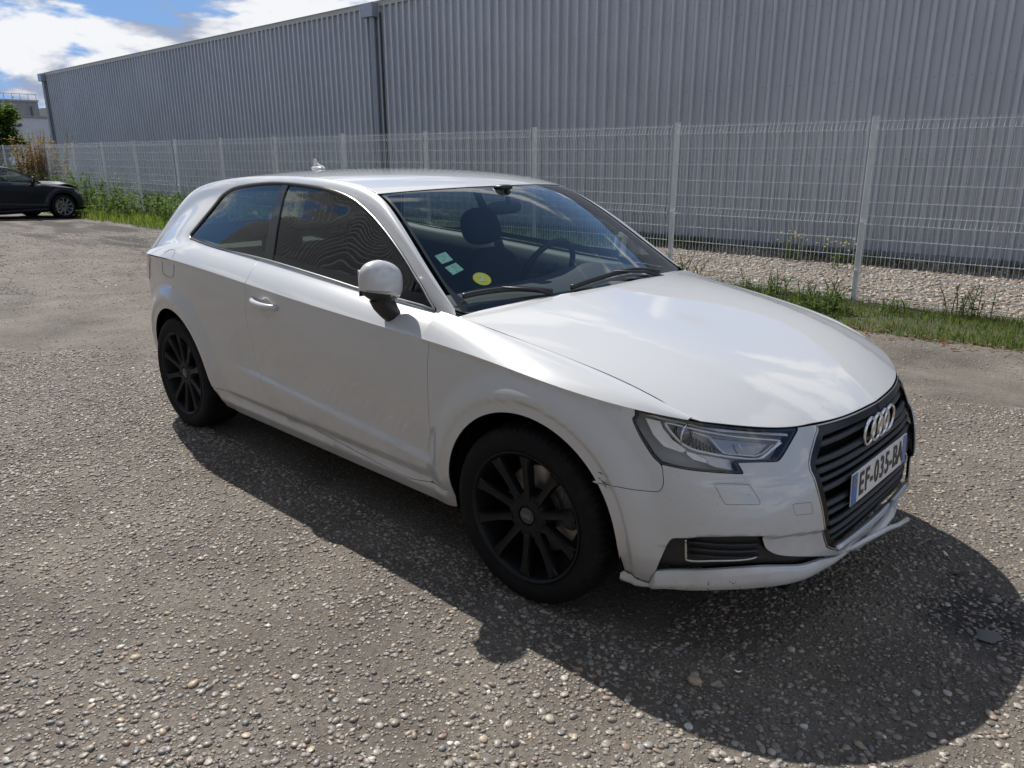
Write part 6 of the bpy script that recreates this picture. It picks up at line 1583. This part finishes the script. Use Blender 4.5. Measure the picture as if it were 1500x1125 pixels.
# ---------------------------------------------------------------- plants
def leafy(name, base, h, nst, spread, leaf, cols, lean=.25, nleaf=26, stemcol=(.10, .12, .04), label='', cat='plant', group=None, crown=None, droop=.3, top_bare=0):
    """stems with separate leaves; the plant is an Empty with stem and foliage"""
    bx, by = base; z0 = float(gz(bx, by)); E_ = empty(name, (bx, by, z0)); tag(E_, label, cat, group or {'leafy_weed': 'weeds in the grass verge', 'weed_thicket': 'weed thickets along the fence', 'flowering_weed': 'yellow flowering weeds by the wall', 'tall_stalk_weed': 'twin tall stalks behind the fence', 'green_bush': 'dark green bushes behind the dark car'}.get(name))
    mb = MB(); LV = []; LC = []
    lf = np.array([(0, 0, 0), (.35, .28, .05), (.75, .22, .04), (1.05, 0, -.08), (.75, -.22, .04), (.35, -.28, .05)])
    for s_ in range(nst):
        a = rng.uniform(0, 6.28); r = spread * math.sqrt(rng.uniform(0, 1)); x0, y0 = r * math.cos(a), r * math.sin(a); hh = h * rng.uniform(.55, 1.08); la = rng.uniform(0, 6.28); ll = hh * lean * rng.uniform(.2, 1)
        pts = [(x0 + ll * t * t * math.cos(la), y0 + ll * t * t * math.sin(la), hh * t) for t in np.linspace(0, 1, 5)]
        mb.tube(pts, [.004 + .004 * h * (1 - i / 5) for i in range(5)], 4, cap=False)
        for k in range(nleaf):
            t = rng.uniform(.08, 1) ** .8
            if crown: t = rng.uniform(crown, 1)
            p = np.array([x0 + ll * t * t * math.cos(la), y0 + ll * t * t * math.sin(la), hh * t]); s2 = leaf * rng.uniform(.5, 1.25) * (1.15 - .5 * t); q = rng.uniform(0, 6.28); el = rng.uniform(-.5, .9) - droop
            d = np.array([math.cos(q) * math.cos(el), math.sin(q) * math.cos(el), math.sin(el)]); w = np.array([-math.sin(q), math.cos(q), rng.uniform(-.5, .5)]); n_ = np.cross(d, w); p = p + rng.normal(0, .35, 3) * leaf
            LV.append(p + s2 * (lf[:, :1] * d + lf[:, 1:2] * w + lf[:, 2:] * n_)); LC.append(cols[rng.integers(len(cols))] * rng.uniform(.7, 1.3))
    mb.build('stem', mat('plant_stem_%d' % int(stemcol[0] * 1000), stemcol, .7), E_)
    n = len(LV); V = np.concatenate(LV); C_ = np.repeat(np.concatenate([np.array(LC), np.ones((n, 1))], 1), 6, 0)
    F = (np.array([(0, 1, 5), (1, 2, 4), (1, 4, 5), (2, 3, 4)])[None] + (np.arange(n) * 6)[:, None, None]).reshape(-1, 3)
    big_mesh('foliage', V, F, LEAF, E_, False, ('tint', C_)); return E_
LC1 = np.array([(.055, .10, .022), (.075, .14, .03), (.10, .17, .045), (.13, .18, .055)]); LC2 = np.array([(.10, .15, .05), (.14, .19, .07), (.09, .12, .045)]); LC3 = np.array([(.16, .10, .055), (.20, .13, .08), (.12, .085, .05)])
leafy('leafy_weed', (-1.62, 5.62), .34, 26, .30, .055, LC1 * .9, .4, 20, label='dark green leafy weed clump beyond the hood, left of the nearest fence post')
leafy('leafy_weed', (-2.35, 5.85), .36, 18, .26, .05, LC1 * .85, .4, 18, label='grey-green weed clump growing behind the far door mirror of the white car')
leafy('leafy_weed', (-1.0, 6.0), .22, 12, .18, .04, LC1, .4, 12, label='small weed tuft at the foot of the nearest fence post')
leafy('leafy_weed', (-.35, 6.35), .34, 14, .22, .04, LC2, .5, 16, label='pale feathery weed in the gravel right of the nearest fence post')
leafy('leafy_weed', (.35, 6.2), .26, 10, .25, .035, LC2, .5, 12, label='low straggly weed at the right edge of the picture before the gravel')
leafy('leafy_weed', (-3.6, 6.1), .42, 14, .28, .05, LC1, .4, 16, label='weed clump by the second fence post, half hidden by the windscreen')
for i, (x, y, lb) in enumerate([(-3.6, 9.5, 'yellow flowering weed close to the warehouse wall'), (-2.7, 9.1, 'low pale weed with yellow flowers on the gravel before the wall')]):
    E_ = leafy('flowering_weed', (x, y), .42 - .08 * i, 10, .2, .04, LC2, .4, 12, label=lb); mb = MB()
    for k in range(16): mb.add(*supershape((rng.normal(0, .16), rng.normal(0, .14), .34 + rng.uniform(-.05, .12)), (.018, .018, .012), 6, 4, 2))
    mb.build('flower_heads', mat('yellow_petals', (.55, .42, .03), .6), E_)
def stalk(x, y, h, lb): return leafy('tall_stalk_weed', (x, y), h, 3, .07, .085, LC2 * 1.25, .05, 46, label=lb, droop=.1)
stalk(-15.6, 8.0, 1.55, 'tall pale green stalk behind the fence, left one of the twin stalks'); stalk(-14.55, 8.0, 1.55, 'tall pale green stalk behind the fence, right one of the twin stalks')
info = [(-26.0, 6.0, 1.35, 1.0, 'big leafy weed thicket at the fence just right of the dark car'), (-24.4, 6.3, 1.5, .8, 'weed thicket between the leftmost two clear fence posts'), (-22.6, 6.2, 1.15, .8, 'bushy weeds round the third fence post from the left'),
        (-20.6, 6.2, .95, .9, 'dark green weeds low behind the fourth fence post from the left'), (-18.3, 6.4, 1.0, .8, 'broad-leaved weeds before the ribbed wall, left of the twin stalks'), (-16.4, 6.3, .8, .8, 'mid green weeds in the verge below the twin stalks'), (-14.2, 6.4, .7, .9, 'low weeds in the verge just left of the white car roof'), (-12.0, 6.5, .6, .8, 'low weeds seen through the rear of the white car')]
for i, (x, y, h, sp, lb) in enumerate(info): leafy('weed_thicket', (x, y), h * .8, 34, sp, .12, [LC1, LC1 * 1.2, LC2 * 1.1][i % 3], .25, 24, label=lb)
for x, y, h, lb in ((-20.2, 8.8, 1.0, 'weeds between fence and wall, left part'), (-17.5, 9.2, .9, 'weeds between fence and wall, below the twin stalks'), (-10.5, 8.6, .55, 'low weeds between fence and wall behind the white car roof')): leafy('weed_thicket', (x, y), h, 30, .9, .09, LC1, .25, 18, label=lb)
# reddish dry shrub, dark bushes and the tree at the left edge
leafy('dry_shrub', (-30.2, 6.75), 2.35, 90, .8, .12, LC3 * 1.7, .25, 60, (.15, .09, .06), 'reddish brown dry shrub behind the dark car', 'shrub', crown=.15)
leafy('green_bush', (-28.9, 5.9), 1.15, 50, 1.0, .10, LC1 * .8, .2, 34, label='dark green bush behind the hood of the dark car', cat='bush')
leafy('green_bush', (-31.5, 6.0), 1.3, 50, 1.1, .10, LC1 * .7, .2, 34, label='dark green bush at the left edge, below the young tree', cat='bush')
TR = empty('young_tree', (-35.5, 7.0, -.2)); tag(TR, 'green young tree at the left edge of the picture', 'tree')
mb = MB(); mb.tube([(0, 0, 0), (.05, 0, 1.2), (.0, .1, 2.6), (.1, .1, 3.5)], [.10, .08, .05, .02], 8)
for k in range(12):
    a = k * 2.4; z = 1.0 + k * .2; mb.tube([(0, .05, z), (.6 * math.cos(a), .6 * math.sin(a), z + .5)], [.03, .008], 5)
mb.build('trunk', mat('bark', (.10, .08, .06), .9), TR, True)
n = 9000; LV = []; LCc = []
lf = np.array([(0, 0, 0), (.35, .3, .05), (.75, .25, .04), (1.05, 0, -.08), (.75, -.25, .04), (.35, -.3, .05)])
cl_c = [(rng.uniform(-.75, .65), rng.uniform(-.75, .55), rng.uniform(.9, 3.3), rng.uniform(.22, .5)) for _ in range(26)]
for k in range(n):
    c = cl_c[rng.integers(len(cl_c))]; p = np.array(c[:3]) + rng.normal(0, .45, 3) * c[3]; q = rng.uniform(0, 6.28); el = rng.uniform(-.9, .5); d = np.array([math.cos(q) * math.cos(el), math.sin(q) * math.cos(el), math.sin(el)]); w = np.array([-math.sin(q), math.cos(q), rng.uniform(-.5, .5)]); LV.append(p + .15 * rng.uniform(.6, 1.2) * (lf[:, :1] * d + lf[:, 1:2] * w)); LCc.append(LC1[rng.integers(4)] * rng.uniform(.7, 1.3))
C_ = np.repeat(np.concatenate([np.array(LCc), np.ones((n, 1))], 1), 6, 0)
big_mesh('crown', np.concatenate(LV), (np.array([(0, 1, 5), (1, 2, 4), (1, 4, 5), (2, 3, 4)])[None] + (np.arange(n) * 6)[:, None, None]).reshape(-1, 3), LEAF, TR, False, ('tint', C_))
# ---------------------------------------------------------------- far buildings
LB = empty('low_building', (-80, 21, -.2)); tag(LB, 'low white rendered building with a dark door far off at the left edge', 'building')
# seen face runs from (-80, 14) to (-78, 27)
mb = MB(); mb.box((-3, 5, 2.45), (6, 14, 4.9)); mb.build('wall', mat('white_render', (.60, .62, .64), .8, build=lambda t: t.set('Base Color', t.ramp(t.noise(.7, 4, .6, t.pos(True)), [(.3, (.52, .54, .57)), (.7, (.66, .67, .68))]))), LB)
mb = MB(); mb.box((-3, 5, 4.98), (6.3, 14.3, .14)); mb.build('roof_edge', mat('roof_edge_grey', (.30, .31, .33), .7), LB)
for y, z, h, w, nm in ((-.9, 1.5, 2.6, .75, 'door'), (2.6, 3.4, .5, 1.1, 'window'), (-1.4, 4.2, .2, .9, 'window')):
    mb = MB(); mb.box((.03, y, z), (.06, w, h)); f = mb.build(nm, mat('dark_opening', (.03, .035, .04), .3), LB); mb = MB()
    for a, b, c_, d_ in ((0, h / 2 + .05, w + .2, .08), (-w / 2 - .05, 0, .08, h), (w / 2 + .05, 0, .08, h)): mb.box((.06, y + a, z + b), (.06, c_, d_))
    mb.build('frame', mat('frame_grey', (.35, .36, .38), .6), f)
FB = empty('industrial_hall', (-118, 27, -.2)); tag(FB, 'hazy grey industrial hall with a saw-tooth roof beyond the low white building', 'building')
mb = MB(); mb.box((-8, 0, 4.2), (16, 12.4, 8.4)); mb.build('wall', mat('hall_grey', (.28, .285, .29), .8, build=lambda t: t.set('Base Color', t.ramp(t.noise(.5, 5, .7, t.map(t.pos(True), (1, 1, .3))), [(.3, (.19, .195, .2)), (.65, (.33, .335, .335))]))), FB)
for k in range(7): mb = MB(); mb.box((.06, -5.2 + 1.75 * k, 6.2 - .3 * (k % 2)), (.1, .16, 3.2)); mb.build('pilaster', mat('hall_dark', (.10, .10, .105), .8), FB)
mb = MB(); mb.box((0, 0, 8.5), (.3, 12.6, .2)); mb.build('parapet', mat('hall_light', (.42, .42, .40), .8), FB)
mb = MB(); mb.box((.1, 0, 5.0), (.1, 12.4, .15)); mb.build('ledge', mat('hall_dark', (.10, .10, .105), .8), FB)
for k in range(3):
    y = 7.2 + 3.2 * k; mb = MB(); mb.add([(0, y, 6.2), (0, y + 1.0, 7.9), (0, y + 3.2, 6.2), (-12, y, 6.2), (-12, y + 1.0, 7.9), (-12, y + 3.2, 6.2), (0, y, 0), (0, y + 3.2, 0)], [(0, 1, 4, 3), (1, 2, 5, 4), (0, 2, 1), (6, 7, 2, 0)]); mb.build('sawtooth_roof', mat('hall_dark', (.10, .10, .105), .8), FB)
mb = MB()
for k in range(14): mb.tube([(0, -6 + .93 * k, 8.6), (0, -6 + .93 * k, 9.3)], .03, 4)
mb.tube([(0, -6, 9.3), (0, 6.1, 9.3)], .035, 4); mb.build('railing', mat('hall_dark', (.10, .10, .105), .8), FB)
# ---------------------------------------------------------------- dark car parked at the far left
DK = empty('parked_car', (-22.75, 4.45, -.165), math.radians(103)); tag(DK, 'dark navy damaged car with silver wheels, cut off by the left edge of the picture', 'car')
def b_dark(t):
    p = t.pos(True); n = t.noise(6, 5, .6, p); t.set('Base Color', t.mix(t.mr(n, .45, .75, 0, .5), (.004, .006, .014), (.014, .014, .018)))
DARKP = mat('dark_blue_paint', (.008, .011, .024), .4, coat=.25, spec=.25, build=b_dark, coat_rough=.12)
SIL = mat('silver_wheel', (.28, .285, .30), .35, .8)
skip = ('number_plate', 'bumper_lip', 'loose_trim_strip', 'broken_lip_end', 'washer_cover', 'towing_eye_cover', 'fuel_flap_seam', 'wheel', 'exposed_lower_mount', 'scuttle', 'wiper_blade')
swap = {PAINT.name: DARKP}
newmesh = {}
def recolour(o):
    me = o.data
    if me is None or not any(m_ and m_.name in swap for m_ in me.materials): return
    if me.name not in newmesh:
        c = me.copy()
        for i, m_ in enumerate(c.materials):
            if m_ and m_.name in swap: c.materials[i] = swap[m_.name]
        newmesh[me.name] = c
    o.data = newmesh[me.name]
def copy_part(o, parent, lvl=0):
    c = o.copy(); COL.objects.link(c); c.parent = parent; recolour(c)
    for k in ('label',):
        if k in c: del c[k]
    for ch in o.children:
        if not ch.name.startswith(('windscreen_sticker', 'round_sticker', 'sticker_figure', 'ring_emblem')): copy_part(ch, c, lvl + 1)
    return c
for ch in list(CAR.children):
    if ch.name.split('.')[0] in skip: continue
    c = copy_part(ch, DK)
    if ch.name == 'hood':        # buckled
        me = c.data.copy(); co = np.empty(len(me.vertices) * 3, np.float32); me.vertices.foreach_get('co', co); co = co.reshape(-1, 3)
        x = co[:, 0]; co[:, 2] += (.085 * np.exp(-((x - .30) / .28) ** 2) + .03 * np.exp(-((x - .62) / .10) ** 2) * (1 + .6 * np.sin(co[:, 1] * 7))) * (1 - .25 * np.abs(co[:, 1])); co[:, 0] -= .10 * sstep(x, .3, .8)
        me.vertices.foreach_set('co', co.ravel()); me.update(); c.data = me; me.normals_split_custom_set_from_vertices([(0, 0, 0)] * len(me.vertices))
    if ch.name == 'front_bumper':
        me = c.data.copy(); co = np.empty(len(me.vertices) * 3, np.float32); me.vertices.foreach_get('co', co); co = co.reshape(-1, 3); co[:, 0] -= .10 * sstep(co[:, 0], .5, .85) * (1 + .5 * np.sin(co[:, 1] * 9)); co[:, 2] -= .03 * sstep(co[:, 0], .4, .8)
        me.vertices.foreach_set('co', co.ravel()); me.update(); c.data = me; me.normals_split_custom_set_from_vertices([(0, 0, 0)] * len(me.vertices))
w2 = make_wheel('wheel', SIL, DK, False); w2.location = (0, -.862, .317)
for x, y, rz in ((-2.601, -.855, 0), (0, .862, 180), (-2.601, .855, 180)): c = copy_tree(w2, DK); c.location = (x, y, .317); c.rotation_euler = (0, .4, math.radians(rz))
DK.scale = (1.03, 1.03, 1.0)
mb = MB(); mb.box((.42, -.55, .12), (.5, .5, .10), Matrix.Rotation(.12, 3, 'Y'), .03); mb.build('hanging_splash_shield', BLACKP, DK)
# potholes with broken edges, far left
